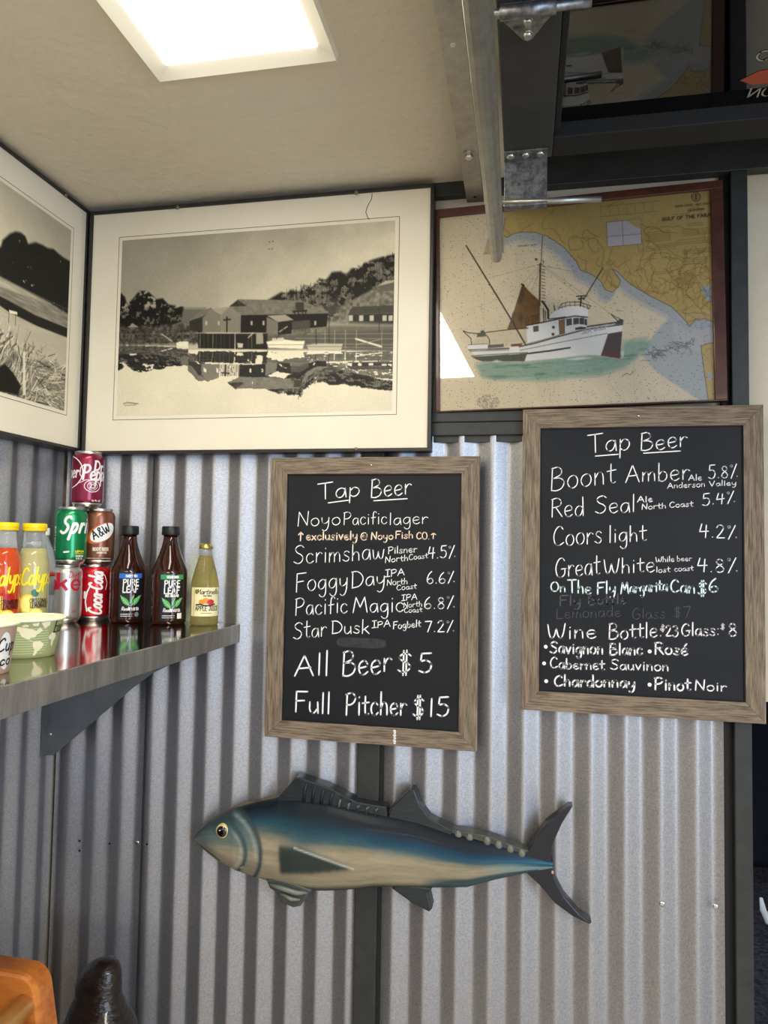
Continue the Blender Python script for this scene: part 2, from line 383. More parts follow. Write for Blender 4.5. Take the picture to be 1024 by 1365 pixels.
M_chalk_warm = mat('peach_chalk_ink', rgb(252, 226, 196), 0.8)
M_chalk_mint = mat('pale_mint_chalk_ink', rgb(224, 245, 243), 0.8)
M_chalk_pink = mat('pinkish_chalk_ink', rgb(248, 238, 242), 0.8)
M_ghost = mat('wiped_chalk', rgb(76, 79, 84), 0.8)
M_smudge = mat('chalk_smudge', rgb(56, 58, 60), 0.85, noise=(60, rgb(40, 42, 46), 5))
M_mat = mat('ivory_mount_board', rgb(228, 220, 200), 0.6, 0, 0.3, noise=(3, rgb(222, 212, 190), 4))
M_photo = painted('printed_photograph', 0.6, 0.12)
M_frameblk = mat('thin_black_frame', rgb(38, 37, 34), 0.4)
M_redwood = mat('reddish_brown_wood', rgb(84, 48, 36), 0.35, 0, 0.4, noise=(8, rgb(60, 34, 27), 6), stretch=(3, 20, 3), coat=0.2)
M_glass = glass_mat('clear_glass', gain=1.0)
M_glass_door = glass_mat('dark_door_glass', (0.05, 0.048, 0.045, 1), gain=1.8)

# ================================================================== THE ROOM
XL, YW, ZC = -1.028, 1.45, 2.263
PITCH, AMP = 0.0640, 0.0068


def struct(name, mb, m, parent=None):
    o = mb.build(name, m, parent)
    if parent is None: o['kind'] = 'structure'
    return o


struct('floor', MB().box(-1.2, 3.2, -3.3, 4.2, -0.05, 0.0), M_floor)
struct('ceiling', MB().box(-1.2, -0.042, -3.3, 1.56, ZC, ZC + 0.05).box(-0.042, 3.2, -3.3, -0.7, ZC, ZC + 0.05).box(1.6, 3.2, -0.7, 1.56, ZC, ZC + 0.05), M_ceil)
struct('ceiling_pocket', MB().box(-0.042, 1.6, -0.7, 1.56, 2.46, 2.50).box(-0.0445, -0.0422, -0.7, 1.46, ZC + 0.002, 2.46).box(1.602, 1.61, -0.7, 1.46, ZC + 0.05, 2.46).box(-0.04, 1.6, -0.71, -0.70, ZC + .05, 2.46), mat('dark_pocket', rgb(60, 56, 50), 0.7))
struct('wall_back', MB().box(-1.2, 0.415, 1.464, 1.52, 1.70, 2.46), M_cream)
struct('wall_back_backing', MB().box(-1.2, 0.415, 1.475, 1.52, 0, 1.70), M_deep)
struct('wall_left', MB().box(-1.14, -1.044, -3.3, 1.52, 0, ZC + 0.05), M_cream)
struct('wall_right', MB().box(3.0, 3.1, -3.3, 4.2, 0, ZC + 0.05), M_cream)
fw = MB().box(-1.2, -0.95, -3.3, -3.2, 0, ZC).box(1.9, 3.1, -3.3, -3.2, 0, ZC).box(-0.95, 1.9, -3.3, -3.2, 0, 0.75).box(-0.95, 1.9, -3.3, -3.2, 2.15, ZC)
struct('wall_front', fw, M_cream)
struct('wall_partition', MB().box(0.412, 2.2, 1.47, 1.54, 1.22, 2.46), M_cream)
struct('wall_far', MB().box(0.2, 3.2, 4.1, 4.2, 0, ZC + 0.05), mat('dark_far_wall', rgb(40, 40, 46), 0.8))
struct('floor_carpet', MB().box(0.43, 3.0, 1.6, 4.1, 0.0, 0.012), M_carpet)


def wave(q):
    return math.asin(0.94 * math.sin(2 * math.pi * q)) / math.asin(0.94)


def corrugated(name, x0, x1, z0, z1, phase=0.0, lip=0.0):
    """sheet on the back wall: rounded ridges joined by short flanks"""
    n = int((x1 - x0) / PITCH * 28); xs = np.linspace(x0, x1, n); mb = MB(); v = []
    for x in xs:
        y = YW - AMP * wave((x - phase) / PITCH) - lip
        v += [(x, y, z0), (x, y, z1)]
    mb.add(v, [(2 * i, 2 * i + 2, 2 * i + 3, 2 * i + 1) for i in range(n - 1)], True)
    return struct(name, mb, M_galv)


corrugated('wall_back_corrugated', -1.03, -0.812, 0.0, 1.735, -1.006, 0.004)
corrugated('wall_back_corrugated', -0.818, -0.318, 0.0, 1.735, -0.5567, 0.0)
corrugated('wall_back_corrugated', -0.279, 0.370, 0.0, 1.735, -0.079, 0.0)
# left wall sheet
mb = MB(); v = []; ys = np.linspace(-1.2, 1.438, 1100)
for y in ys:
    x = -1.030 + AMP * wave((y + 0.034) / PITCH); v += [(x, y, 0), (x, y, 1.735)]
mb.add(v, [(2 * i, 2 * i + 1, 2 * i + 3, 2 * i + 2) for i in range(len(ys) - 1)], True)
struct('wall_left_corrugated', mb, M_galv)
# dark strip between two sheets, post at the right, header, slat under the chart, ceiling strips
struct('trim_1', MB().box(-0.332, -0.286, 1.438, 1.474, 0, 1.735, 0.002), M_black)
struct('trim_2', MB().box(-0.286, -0.279, 1.446, 1.474, 0, 1.735), M_deep)
struct('trim_3', MB().box(0.386, 0.4165, 1.438, 1.475, 0, 2.236, 0.002), M_black)
struct('trim_4', MB().box(0.371, 0.386, 1.452, 1.475, 0, 2.236, 0.001), M_deep)
struct('trim_5', MB().box(-0.042, 1.6, 1.438, 1.463, 2.236, 2.458, 0.002), M_black)
struct('trim_6', MB().box(-0.986, -0.045, 1.442, 1.463, 2.234, ZC, 0.001), M_black)
struct('trim_7', MB().box(-0.19, 0.371, 1.440, 1.463, 1.757, 1.779, 0.002).box(-0.19, 0.371, 1.438, 1.463, 1.729, 1.756, 0.002).box(-0.19, 0.371, 1.445, 1.463, 1.716, 1.729), M_black)
struct('trim_8', MB().box(-1.044, -1.028, 0.0, 1.43, 2.244, ZC, 0.001), M_black)
# screws and empty screw holes in the metal sheets


def screw(parent, x, y, z, r=0.0056, d=(0, -1, 0), name='screw'):
    mb = MB(); dv = Vector(d); a = dv.cross(Vector((0.3, 0.2, 1))).normalized(); b = dv.cross(a); v = []; n = 12
    for rr, h in ((r, 0.0), (r, 0.0016), (r * 0.75, 0.003), (r * 0.3, 0.0034)):
        v += [Vector((x, y, z)) + dv * h + (a * math.cos(2 * math.pi * k / n) + b * math.sin(2 * math.pi * k / n)) * rr for k in range(n)]
    f = [(i * n + k, i * n + (k + 1) % n, (i + 1) * n + (k + 1) % n, (i + 1) * n + k) for i in range(3) for k in range(n)] + [tuple(3 * n + k for k in range(n))]
    return mb.add(v, f, True).build(name, M_bolt, parent)


sheets = [o for o in COL.objects if o.name.startswith('wall_back_corrugated')]
screw(sheets[1], -0.820, 1.4435, 0.850); screw(sheets[2], 0.259, 1.4435, 0.840); screw(sheets[2], 0.3525, 1.443, 0.846)
screw(sheets[1], -0.795, 1.447, 1.60, 0.0012)
for x, z, s in ((-0.957, 0.841, 0), (-0.956, 0.820, 0), (-0.884, 0.842, 0), (-0.795, 0.849, 1)):
    o = screw(sheets[s], x, 1.441, z, 0.0022, name='screw_hole'); o.data.materials[0] = M_deep

# ================================================================== CEILING LAMP
t = thing('ceiling_lamp', 'flat rectangular fluorescent ceiling lamp glowing white above the harbour photograph', 'lamp', (-0.44, 0.375, ZC))
fr = MB(); x0, x1, y0, y1 = -0.592, -0.288, -0.277, 1.032; q = 0.028
o_ = [(x0, y0), (x1, y0), (x1, y1), (x0, y1)]; i_ = [(x0 + q, y0 + q), (x1 - q, y0 + q), (x1 - q, y1 - q), (x0 + q, y1 - q)]; m_ = [(x0 + .003, y0 + .003), (x1 - .003, y0 + .003), (x1 - .003, y1 - .003), (x0 + .003, y1 - .003)]
v = [(a, b, ZC - .0004) for a, b in o_] + [(a, b, ZC - .011) for a, b in m_] + [(a, b, ZC - .0015) for a, b in i_]
fr.add(v, [(k + j * 4, (k + 1) % 4 + j * 4, (k + 1) % 4 + j * 4 + 4, k + j * 4 + 4) for j in range(2) for k in range(4)])
fr.build('frame', mat('white_lamp_frame', rgb(240, 236, 220), 0.4), t)
M_lamp = mat('lit_diffuser', (1, 1, 1, 1), 0.6, emit=((1.0, 0.93, 0.79, 1), LAMP))
MB().box(x0 + q, x1 - q, y0 + q, y1 - q, ZC - 0.0030, ZC - 0.0005).build('diffuser', M_lamp, t)

# ================================================================== OVERHEAD DOOR AND ITS TRACK
t = thing('overhead_door', 'black framed glass overhead door raised flat under the ceiling', 'door', (0.6, 0.6, 2.165))
ZD = 2.165
MB().box(-0.038, 0.042, -0.6, 1.204, ZD, ZD + 0.05, 0.002).build('stile', M_black, t)
MB().box(0.042, 0.052, -0.6, 1.147, ZD + 0.006, ZD + 0.05, 0.002).build('glazing_bead', M_deep, t)
MB().box(0.042, 1.3, 1.147, 1.204, ZD, ZD + 0.05, 0.002).build('bottom_rail', M_deep, t)
MB().box(0.052, 1.3, 0.80, 0.845, ZD, ZD + 0.05, 0.002).build('middle_rail', M_black, t)
MB().box(1.22, 1.3, -0.6, 1.147, ZD, ZD + 0.05, 0.002).build('stile', M_black, t)
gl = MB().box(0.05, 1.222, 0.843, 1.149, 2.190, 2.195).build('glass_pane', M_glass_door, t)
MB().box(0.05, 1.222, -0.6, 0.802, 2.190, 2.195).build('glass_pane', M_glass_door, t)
# lettered sticker on the pane, read from the other side
mb = MB(); fnst = lambda a, b: (a, b, 2.1893)
for tx, u0, yy, h in (('NOYO', 0.326, 1.106, 0.022), ('CO.', 0.312, 1.024, 0.020)):
    write(mb, tx, u0, yy, u0 + (0.075 if tx == 'NOYO' else 0.05), yy + 0.004, h, 0.0024, fnst)
mb.build('sticker_lettering', mat('sticker_white', rgb(150, 146, 136), 0.7), t)
pts = [(0.305, 1.085), (0.325, 1.068), (0.35, 1.064), (0.375, 1.078), (0.395, 1.066), (0.395, 1.098), (0.375, 1.088), (0.35, 1.098), (0.325, 1.098)]
MB().prism(pts, lambda a, b, d: (a, b, d), 2.1893, 2.1897).build('sticker_fish', mat('sticker_orange', rgb(150, 66, 40), 0.6), t)
# hinge plate with its roller shaft, bottom bracket with its own
hp = MB().prism([(-0.034, 0.845), (0.034, 0.845), (0.032, 0.865), (0.006, 0.908), (0.0, 0.912), (-0.006, 0.908), (-0.033, 0.868)], lambda a, b, d: (a, b, d), ZD - 0.004, ZD - 0.0005, 0.001).build('hinge_plate', M_spangle, t)
for y in (0.868, 0.892):
    b = MB().lathe([(0.007, -0.004), (0.007, -0.001), (0.0075, 0.0)], (0, y, ZD - 0.004), 6, False).lathe([(0.0045, -0.009), (0.0052, -0.005), (0.0052, -0.003)], (0, y, ZD - 0.004), 14)
    b.build('bolt', M_bolt, hp)
MB().tube([(-0.056, 0.850, ZD - 0.009), (0.075, 0.850, ZD - 0.009)], 0.0055, 16).build('roller_shaft', M_spangle, t)
MB().tube([(-0.034, 0.850, ZD - 0.009), (0.034, 0.850, ZD - 0.009)], 0.0085, 16).build('hinge_barrel', M_spangle, t)
bb = MB().box(-0.038, 0.034, 1.204, 1.2075, 2.080, 2.190, 0.001).box(-0.038, 0.034, 1.190, 1.207, 2.078, 2.083, 0.001).box(-0.038, 0.034, 1.172, 1.2075, 2.1625, 2.1649, 0.0005).build('bottom_bracket', M_spangle, t)
for x in (-0.027, -0.002, 0.022): 
    o = screw(t, x, 1.186, 2.1626, 0.0066, (0, 0, -1)); o.parent = bb
MB().tube([(-0.043, 1.199, 2.090), (0.122, 1.199, 2.083)], 0.0052, 14).build('roller_shaft', M_zinc, t)

t = thing('door_track', 'galvanised door track with punched angle bar hanging below the ceiling', 'track', (-0.09, 1.0, 2.19))
P0, P1 = np.array([-0.1135, 0.55, 2.166]), np.array([-0.121, 1.441, 2.2145])
def lerp(k): return P0 + (P1 - P0) * k
mb = MB(); wd = 0.0345; th = 0.003
v = []
for p in (P0, P1):
    v += [(p[0], p[1], p[2]), (p[0] + wd, p[1], p[2] - 0.001), (p[0] + wd, p[1], p[2] + 0.04), (p[0] + wd - th, p[1], p[2] + 0.04), (p[0] + wd - th, p[1], p[2] + th), (p[0], p[1], p[2] + th)]
mb.add(v, [(i, (i + 1) % 6, 6 + (i + 1) % 6, 6 + i) for i in range(6)] + [(0, 1, 2, 3, 4, 5), (11, 10, 9, 8, 7, 6)])
mb.build('angle_bar', M_zinc, t)
def along(y): return P0 + (P1 - P0) * (y - P0[1]) / (P1[1] - P0[1])
p = along(0.935); MB().lathe([(0.0042, -0.0010), (0.0046, 0.0)], (p[0] + 0.0165, p[1], p[2] - 0.0005), 16).build('rivet', M_bolt, t)
p = along(1.235)
hb = MB().lathe([(0.0105, -0.0015), (0.0105, 0.0)], (p[0] + 0.018, p[1], p[2] - 0.0005), 20).build('washer', M_zinc, t)
MB().lathe([(0.0062, -0.010), (0.0072, -0.008), (0.0072, -0.0015)], (p[0] + 0.018, p[1], p[2] - 0.0005), 6, False).build('hex_bolt', M_bolt, t)
p = along(1.415); MB().lathe([(0.0036, -0.0006), (0.0038, 0.0003)], (p[0] + 0.018, p[1], p[2] - 0.0005), 16).build('punched_hole', M_deep, t)
# the rounded rail: a lipped channel seen from below
A0, A1 = np.array([-0.039, 0.50, 1.924]), np.array([-0.0525, 1.30, 2.034])
prof = [(-0.0115, 0.026), (-0.0118, 0.004), (-0.0105, -0.003), (-0.006, -0.0065), (0.0, -0.0072), (0.0055, -0.005), (0.0085, 0.0005), (0.0086, 0.010), (0.0120, 0.0105), (0.0120, 0.026), (0.0098, 0.026), (0.0098, 0.013), (0.0064, 0.012), (0.0062, 0.002), (0.0035, -0.0025), (-0.001, -0.0045), (-0.006, -0.0035), (-0.0092, 0.002), (-0.0094, 0.026)]
v = [(A[0] + a, A[1], A[2] + b) for A in (A0, A1) for a, b in prof]; n = len(prof)
mb = MB().add(v, [(i, (i + 1) % n, n + (i + 1) % n, n + i) for i in range(n)], False)
mb.build('rail', M_zinc, t)
for k in (0.25, 0.8):
    c = A0 + (A1 - A0) * k; q = along(c[1])
    MB().box(c[0] - 0.0135, c[0] - 0.0115, c[1] - 0.012, c[1] + 0.012, c[2] + 0.012, q[2] + 0.03).box(q[0] + wd - 0.001, c[0] - 0.0115, c[1] - 0.012, c[1] + 0.012, q[2] + 0.028, q[2] + 0.031).build('hanger_strap', M_zinc, t)

# ================================================================== FRAMED PHOTOGRAPHS
# --- harbour photograph on the back wall
t = thing('framed_photograph', 'wide black and white photograph of wharf sheds reflected in water, on back wall', 'picture', (-0.578, 1.442, 1.70), 'old harbour photographs')
x0, x1, z0, z1 = -0.970, -0.186, 1.694, 2.247; e = 0.0075; yf = 1.412
fb = MB()
for b in ((x0, x1, z0, z0 + e), (x0, x1, z1 - e, z1), (x0, x0 + e, z0 + e, z1 - e), (x1 - e, x1, z0 + e, z1 - e)): fb.box(b[0], b[1], yf, 1.4415, b[2], b[3], 0.0012)
fb.build('frame', M_frameblk, t)
MB().box(x0 + e, x1 - e, yf + 0.004, yf + 0.012, z0 + e, z1 - e).build('mount', M_mat, t)
S = lambda px, py: (150 + 0.381 * px, 300 + 0.381 * py)
P = Paint(400, 254, [(42, 70), (982, 3), (975, 648), (22, 668)], (0, 0, 0))
H_, W_ = P.h, P.w
n1 = fbm(H_, W_, 5, 6, 5, 3); vv = (P.yy / H_); uu = P.xx / W_
P.a = sepia(152 + 50 * np.clip(uu * 1.2 + vv * 0.9 - 0.4, 0, 1) + 46 * (n1 - 0.5) * (0.4 + uu))
nt_ = fbm(H_, W_, 26, 40, 4, 9); nf = fbm(H_, W_, 60, 90, 3, 19)
hill = [(520, 290), (560, 268), (600, 255), (650, 245), (690, 232), (740, 205), (800, 185), (840, 172), (905, 135), (1000, 118), (1000, 420), (520, 420)]
P.mix(P.mask(hill, 2) * 1.0, sepia(112)); P.a = np.clip(P.a + P.mask(hill, 3)[..., None] * (nf[..., None] - 0.5) * 90, 0, 255)
tr_ = [(545, 272), (590, 246), (610, 250), (625, 238), (650, 246), (670, 224), (700, 228), (720, 200), (745, 205), (765, 178), (795, 176), (815, 190), (830, 168), (870, 150), (900, 140), (935, 128), (1000, 112), (1000, 205), (940, 215), (880, 250), (800, 290), (740, 300), (640, 282)]
P.mix(P.mask(tr_, 2) * np.clip((nt_ * .6 + nf * .4 - 0.41) * 12, 0, 1), sepia(36)); P.poly([(680, 280), (790, 268), (780, 345), (690, 345)], sepia(62), 0.9, 4, (nt_ > 0.42))
for k in range(46):
    x = 560 + 420 * rng.random(); y0 = 275 - (x - 560) * 0.34 + 6 * rng.normal(); P.line([(x, y0 - 14), (x + 2, y0 + 34 + 30 * rng.random())], sepia(30), 0.8, 0.7)
P.poly([(925, 225), (978, 208), (978, 240), (925, 246)], sepia(96)); P.poly([(920, 226), (950, 208), (982, 204), (982, 212)], sepia(170))
P.poly([(820, 322), (985, 316), (985, 290), (835, 296)], sepia(70)); P.poly([(822, 322), (985, 318), (985, 356), (822, 360)], sepia(52))
for x in (830, 866, 902, 946, 967): P.poly([(x - 7, 325), (x + 7, 324), (x + 7, 343), (x - 7, 344)], sepia(185))
P.poly([(750, 345), (1000, 356), (1000, 372), (750, 362)], sepia(150), 0.9, 3); P.poly([(740, 362), (1000, 360), (1000, 450), (740, 440)], sepia(104), 0.95, 2)
P.poly([(20, 300), (60, 305), (120, 300), (330, 300), (330, 360), (20, 380)], sepia(92), 0.9, 3)
P.poly([(18, 262), (40, 250), (52, 262), (60, 288), (85, 262), (100, 242), (128, 240), (148, 258), (160, 270), (182, 266), (203, 288), (230, 292), (255, 296), (245, 345), (180, 372), (18, 380)], sepia(28), 1, 1.5, np.clip((nt_ * .6 + nf * .4 - 0.36) * 12, 0, 1))
P.poly([(18, 365), (330, 352), (330, 420), (18, 425)], sepia(70), 1, 3); P.a = np.clip(P.a + P.mask([(18, 360), (330, 350), (330, 425), (18, 425)])[..., None] * (nf[..., None] - 0.5) * 120, 0, 255)
P.poly([(275, 345), (312, 318), (345, 300), (345, 375), (275, 375)], sepia(48)); P.poly([(268, 345), (310, 312), (350, 298), (356, 304), (322, 328)], sepia(110))
P.poly([(62, 365), (80, 352), (100, 364)], sepia(150)); P.line([(35, 388), (300, 385)], sepia(130), 0.8, .6); P.line([(35, 402), (210, 400)], sepia(110), 0.8, .6); P.line([(180, 388), (215, 412)], sepia(170), 1.4)
P.poly([(450, 322), (752, 312), (747, 362), (520, 384), (450, 384)], sepia(36)); P.poly([(412, 294), (442, 270), (660, 274), (754, 312), (752, 318), (452, 324)], sepia(112)); P.poly([(412, 294), (441, 272), (472, 293)], sepia(52))
P.a = np.clip(P.a + P.mask([(412, 294), (442, 270), (660, 274), (754, 312), (452, 324)])[..., None] * (nf[..., None] - 0.5) * 34, 0, 255)
P.poly([(320, 334), (350, 302), (384, 322), (384, 382), (320, 382)], sepia(118)); P.poly([(384, 320), (414, 294), (452, 324), (450, 384), (384, 382)], sepia(126)); P.poly([(350, 302), (404, 296), (412, 296), (384, 322)], sepia(150)); 
for x in range(322, 450, 6): P.line([(x, 330), (x, 380)], sepia(92), 0.6, 0.5)
for x in (333, 376, 489, 530, 708): P.poly([(x - 3, 344), (x + 3, 343), (x + 3, 357), (x - 3, 358)], sepia(176))
P.line([(404, 330), (404, 380)], sepia(36), 2); P.line([(393, 340), (416, 338)], sepia(36), 2)
P.poly([(541, 330), (580, 346), (580, 392), (540, 392)], sepia(112)); P.poly([(580, 346), (630, 342), (626, 386), (580, 392)], sepia(40)); P.poly([(543, 326), (605, 322), (634, 340), (580, 347)], sepia(150))
P.poly([(640, 281), (668, 280), (669, 306), (641, 307)], sepia(58)); P.poly([(630, 308), (680, 305), (680, 312), (630, 315)], sepia(44))
for x in (636, 650, 664, 674): P.line([(x, 312), (x, 375)], sepia(40), 1.3)
P.line([(636, 330), (674, 345)], sepia(44), 1); P.poly([(628, 345), (690, 340), (690, 380), (628, 384)], sepia(96), 0.6)
P.poly([(305, 386), (545, 386), (545, 440), (305, 436)], sepia(40)); P.line([(300, 384), (520, 384)], sepia(190), 0.9, .8)
for x in (312, 325, 340, 356, 368, 384, 396, 414, 432, 478, 490): P.line([(x, 386), (x, 436 if x != 432 else 460)], sepia(205 if x in (432, 312, 490, 356) else 100), 1.0 if x == 432 else 0.6)
P.line([(478, 400), (494, 384)], sepia(190), 1.3)
P.poly([(545, 392), (990, 372), (990, 440), (545, 440)], sepia(84), 0.8, 2)
for a, b in (((680, 388), (985, 386)), ((640, 402), (985, 404)), ((700, 420), (985, 424)), ((720, 432), (985, 434))): P.line([a, b], sepia(170), 0.9, 0.55)
P.line([(848, 404), (935, 430)], sepia(215), 2.4); P.line([(850, 424), (935, 405)], sepia(150), 1)
for x in (742, 775, 812, 850, 937): P.line([(x, 375), (x, 436)], sepia(170), 1.0, .6)
P.line([(756, 335), (756, 436)], sepia(60), 1); P.line([(928, 300), (928, 380)], sepia(60), 1)
P.poly([(505, 385), (528, 383), (530, 420), (505, 422)], sepia(150)); 
P.poly([(540, 414), (560, 410), (600, 406), (640, 411), (673, 411), (665, 438), (548, 434)], sepia(226)); P.line([(545, 424), (668, 424)], sepia(120), 0.8); P.poly([(560, 402), (600, 400), (600, 410), (560, 412)], sepia(196)); P.line([(585, 380), (612, 362)], sepia(180), 1.2); P.line([(575, 404), (600, 370)], sepia(60), 1)
P.poly([(678, 425), (720, 420), (803, 421), (797, 443), (686, 441)], sepia(184)); P.line([(680, 430), (800, 430)], sepia(90), 0.8); P.line([(710, 372), (712, 422)], sepia(50), 1)
P.poly([(229, 418), (245, 412), (272, 413), (271, 431), (232, 431)], sepia(224)); P.line([(248, 350), (248, 414)], sepia(50), 1); P.poly([(440, 418), (460, 420), (458, 434), (442, 434)], sepia(190))
# water: the scene mirrored about the waterline, brighter towards the viewer
wl = np.where(uu < 0.27, 424 + 20 * uu, 438 + 8 * uu); top = P.t([(500, 440)])[0][1]
wrow = np.clip(np.stack([P.t(np.c_[40 + 940 * uu[0], wl[0]])[:, 1]]), 0, H_ - 1)[0]
src = P.a.copy(); jit = (fbm(H_, W_, 50, 8, 3, 31) - 0.5) * 7
yr = (2 * wrow[None, :] - P.yy + jit); yr = np.clip(np.where(P.yy > wrow[None, :], wrow - (P.yy - wrow) * 1.0 + jit, P.yy), 0, H_ - 1).astype(int)
xr = np.clip(P.xx + (nt_ - 0.5) * 3, 0, W_ - 1).astype(int); refl = src[yr, xr]; tone = refl[..., :1]
kx = np.interp(uu[0], [0, .27, .31, .68, .74, 1], [2.1, 2.0, 1.33, 1.36, 2.3, 2.5])
yr = np.clip(np.where(P.yy > wrow[None, :], wrow - (P.yy - wrow) * kx[None] + jit, P.yy), 0, H_ - 1).astype(int); refl = src[yr, xr]; tone = refl[..., :1]
water = np.where(tone < 125, refl * 0.92 + 14, 0); keep = (tone < 125).astype(float)
br = sepia(212 + 20 * (n1 - 0.5) + 14 * np.clip(1.2 - vv * 1.1, 0, 1)); below = np.clip(P.yy - wrow[None, :] + 0.5, 0, 1)[..., None]
P.a = P.a * (1 - below) + (water + (1 - keep) * br) * below
for k in range(40):
    y = 445 + 60 * rng.random(); x = 30 + 940 * rng.random(); P.line([(x, y), (x + 30 + 40 * rng.random(), y)], sepia(200), 0.7, 0.25)
P.line([(48, 624), (62, 620), (98, 624)], sepia(120), 1.6); P.line([(52, 630), (90, 628)], sepia(140), 1.2)
P.line([(40, 560), (52, 640)], sepia(190), 0.6); P.line([(30, 580), (42, 650)], sepia(190), 0.6)
for x, y in ((548, 76), (560, 74), (548, 100), (558, 99)): P.line([(x, y), (x + 2, y + 1)], sepia(70), 1.2)
P.a = np.clip(P.a + (rng.random((H_, W_, 1)) - 0.5) * 10, 0, 255)
px0, px1, pz0, pz1 = -0.889, -0.267, 1.7785, 2.176
P.grid('photo_print', lambda u, v: np.stack([px0 + (px1 - px0) * u, np.full_like(u, yf + 0.0034), pz1 + (pz0 - pz1) * v], 1), M_photo, t)


def mount_line(parent, name, a0, a1, z0, z1, fn, m, wd=0.0012):
    mb = MB()
    for p, q in (((a0, z0), (a1, z0)), ((a1, z0), (a1, z1)), ((a0, z1), (a1, z1)), ((a0, z0), (a0, z1))): ribbon(mb, [p, q], wd, fn)
    return mb.build(name, m, parent)


M_line = mat('mount_bevel', rgb(92, 86, 74), 0.7)
mount_line(t, 'mount_bevel', px0 - 0.008, px1 + 0.009, pz0 - 0.008, pz1 + 0.008, lambda a, b: (a, yf + 0.0036, b), M_line)
mb = MB(); ribbon(mb, [(-0.317, 2.238), (-0.318, 2.226), (-0.327, 2.210), (-0.330, 2.198), (-0.325, 2.186), (-0.322, 2.182)], 0.0013, lambda a, b: (a, yf + 0.0035, b)); mb.build('mount_crack', mat('crack', rgb(60, 56, 48), 0.8), t)
M_brass = mat('dull_nail', rgb(120, 110, 90), 0.4, 0.6)
for x in (-0.755, -0.350): o = screw(t, x, yf - 0.0005, 2.2395, 0.0045, name='nail'); o.data.materials[0] = M_brass
o = screw(t, -0.34, yf - 0.0005, 1.699, 0.004, name='nail'); o.data.materials[0] = M_brass

# --- photograph on the left wall
XF = -0.978
t = thing('framed_photograph', 'black and white photograph of driftwood beach and dark trees, on left wall', 'picture', (-1.02, 1.03, 1.70), 'old harbour photographs')
y0, y1, z0, z1 = 0.632, 1.423, 1.701, 2.254
fb = MB()
for b in ((y0, y1, z0, z0 + e), (y0, y1, z1 - e, z1), (y0, y0 + e, z0 + e, z1 - e), (y1 - e, y1, z0 + e, z1 - e)): fb.box(-1.019, XF, b[0], b[1], b[2], b[3], 0.0012)
fb.build('frame', M_frameblk, t)
MB().box(XF - 0.012, XF - 0.004, y0 + e, y1 - e, z0 + e, z1 - e).build('mount', M_mat, t)
# only the right third of it is in the photo: quad of that part in drawing units
P = Paint(190, 336, [(0, 175), (308, 400), (270, 1140), (0, 1055)], (0, 0, 0)); H_, W_ = P.h, P.w
uu = P.xx / W_; vv = P.yy / H_; nf = fbm(H_, W_, 60, 34, 3, 41); nt_ = fbm(H_, W_, 24, 14, 4, 43)
P.a = sepia(168 + 50 * np.clip(vv * 1.6 + 0.3 - uu * 0.5, 0, 1) + 12 * (nt_ - 0.5))
P.poly([(-40, 560), (300, 740), (300, 1200), (-40, 1100)], sepia(176), 1, 2)
P.poly([(-40, 640), (300, 762), (300, 830), (-40, 690)], sepia(138), 1, 2); P.a = np.clip(P.a + P.mask([(-40, 590), (300, 740), (300, 1000), (-40, 900)])[..., None] * (fbm(H_, W_, 90, 6, 3, 47)[..., None] - 0.5) * 70, 0, 255)
P.poly([(-60, 470), (0, 485), (22, 492), (28, 462), (55, 432), (78, 420), (100, 424), (118, 440), (130, 474), (160, 464), (186, 474), (210, 488), (232, 490), (255, 512), (275, 528), (305, 545), (300, 775), (200, 715), (0, 608), (-60, 580)], sepia(36), 1, 2.5, np.clip((nt_ - 0.16) * 9, 0, 1))
for k in range(12):
    x = 10 + 26 * k; P.line([(x, 622 + x * 0.46), (x, 650 + x * 0.46)], sepia(160), 0.8, 0.8)
P.line([(0, 612), (290, 752)], sepia(120), 0.8)
P.poly([(-40, 668), (60, 720), (160, 775), (290, 828), (290, 866), (170, 820), (60, 765), (-40, 690)], sepia(40), 1, 1.5)
P.poly([(-40, 740), (290, 880), (290, 1000), (-40, 830)], sepia(186), 0.85, 3)
P.poly([(62, 757), (93, 765), (93, 777), (62, 769)], sepia(235)); P.line([(62, 760), (62, 808)], sepia(60), 1.0); P.line([(87, 772), (87, 818)], sepia(60), 1.0)
for a in ((135, 890), (168, 912)): P.line([a, (a[0] + 18, a[1] + 12), (a[0] + 20, a[1] - 8)], sepia(70), 1)
drift = [(-40, 790), (30, 830), (60, 870), (90, 920), (130, 960), (200, 955), (240, 960), (290, 1000), (300, 1200), (-40, 1150)]
P.poly(drift, sepia(128), 1, 3)
for k in range(900):
    x = -20 + 310 * rng.random(); y = 830 + x * 0.50 + 250 * rng.random() ** 0.8; L = 14 + 60 * rng.random(); an = math.radians(-60 + 30 * rng.normal() + (70 if x > 150 else 0))
    P.line([(x, y), (x + L * math.cos(an) * 0.6, y + L * math.sin(an))], sepia(rng.choice([232, 214, 190, 150, 100, 56])), 0.7 + 1.6 * rng.random() ** 2, 0.8)
P.poly([(-30, 1000), (20, 985), (52, 965), (85, 1000), (112, 1045), (104, 1082), (60, 1070), (-30, 1048)], sepia(30), 1, 2)
P.poly([(118, 920), (126, 920), (130, 1080), (120, 1080)], sepia(225), 0.9)
P.a = np.clip(P.a + (rng.random((H_, W_, 1)) - 0.5) * 10, 0, 255)
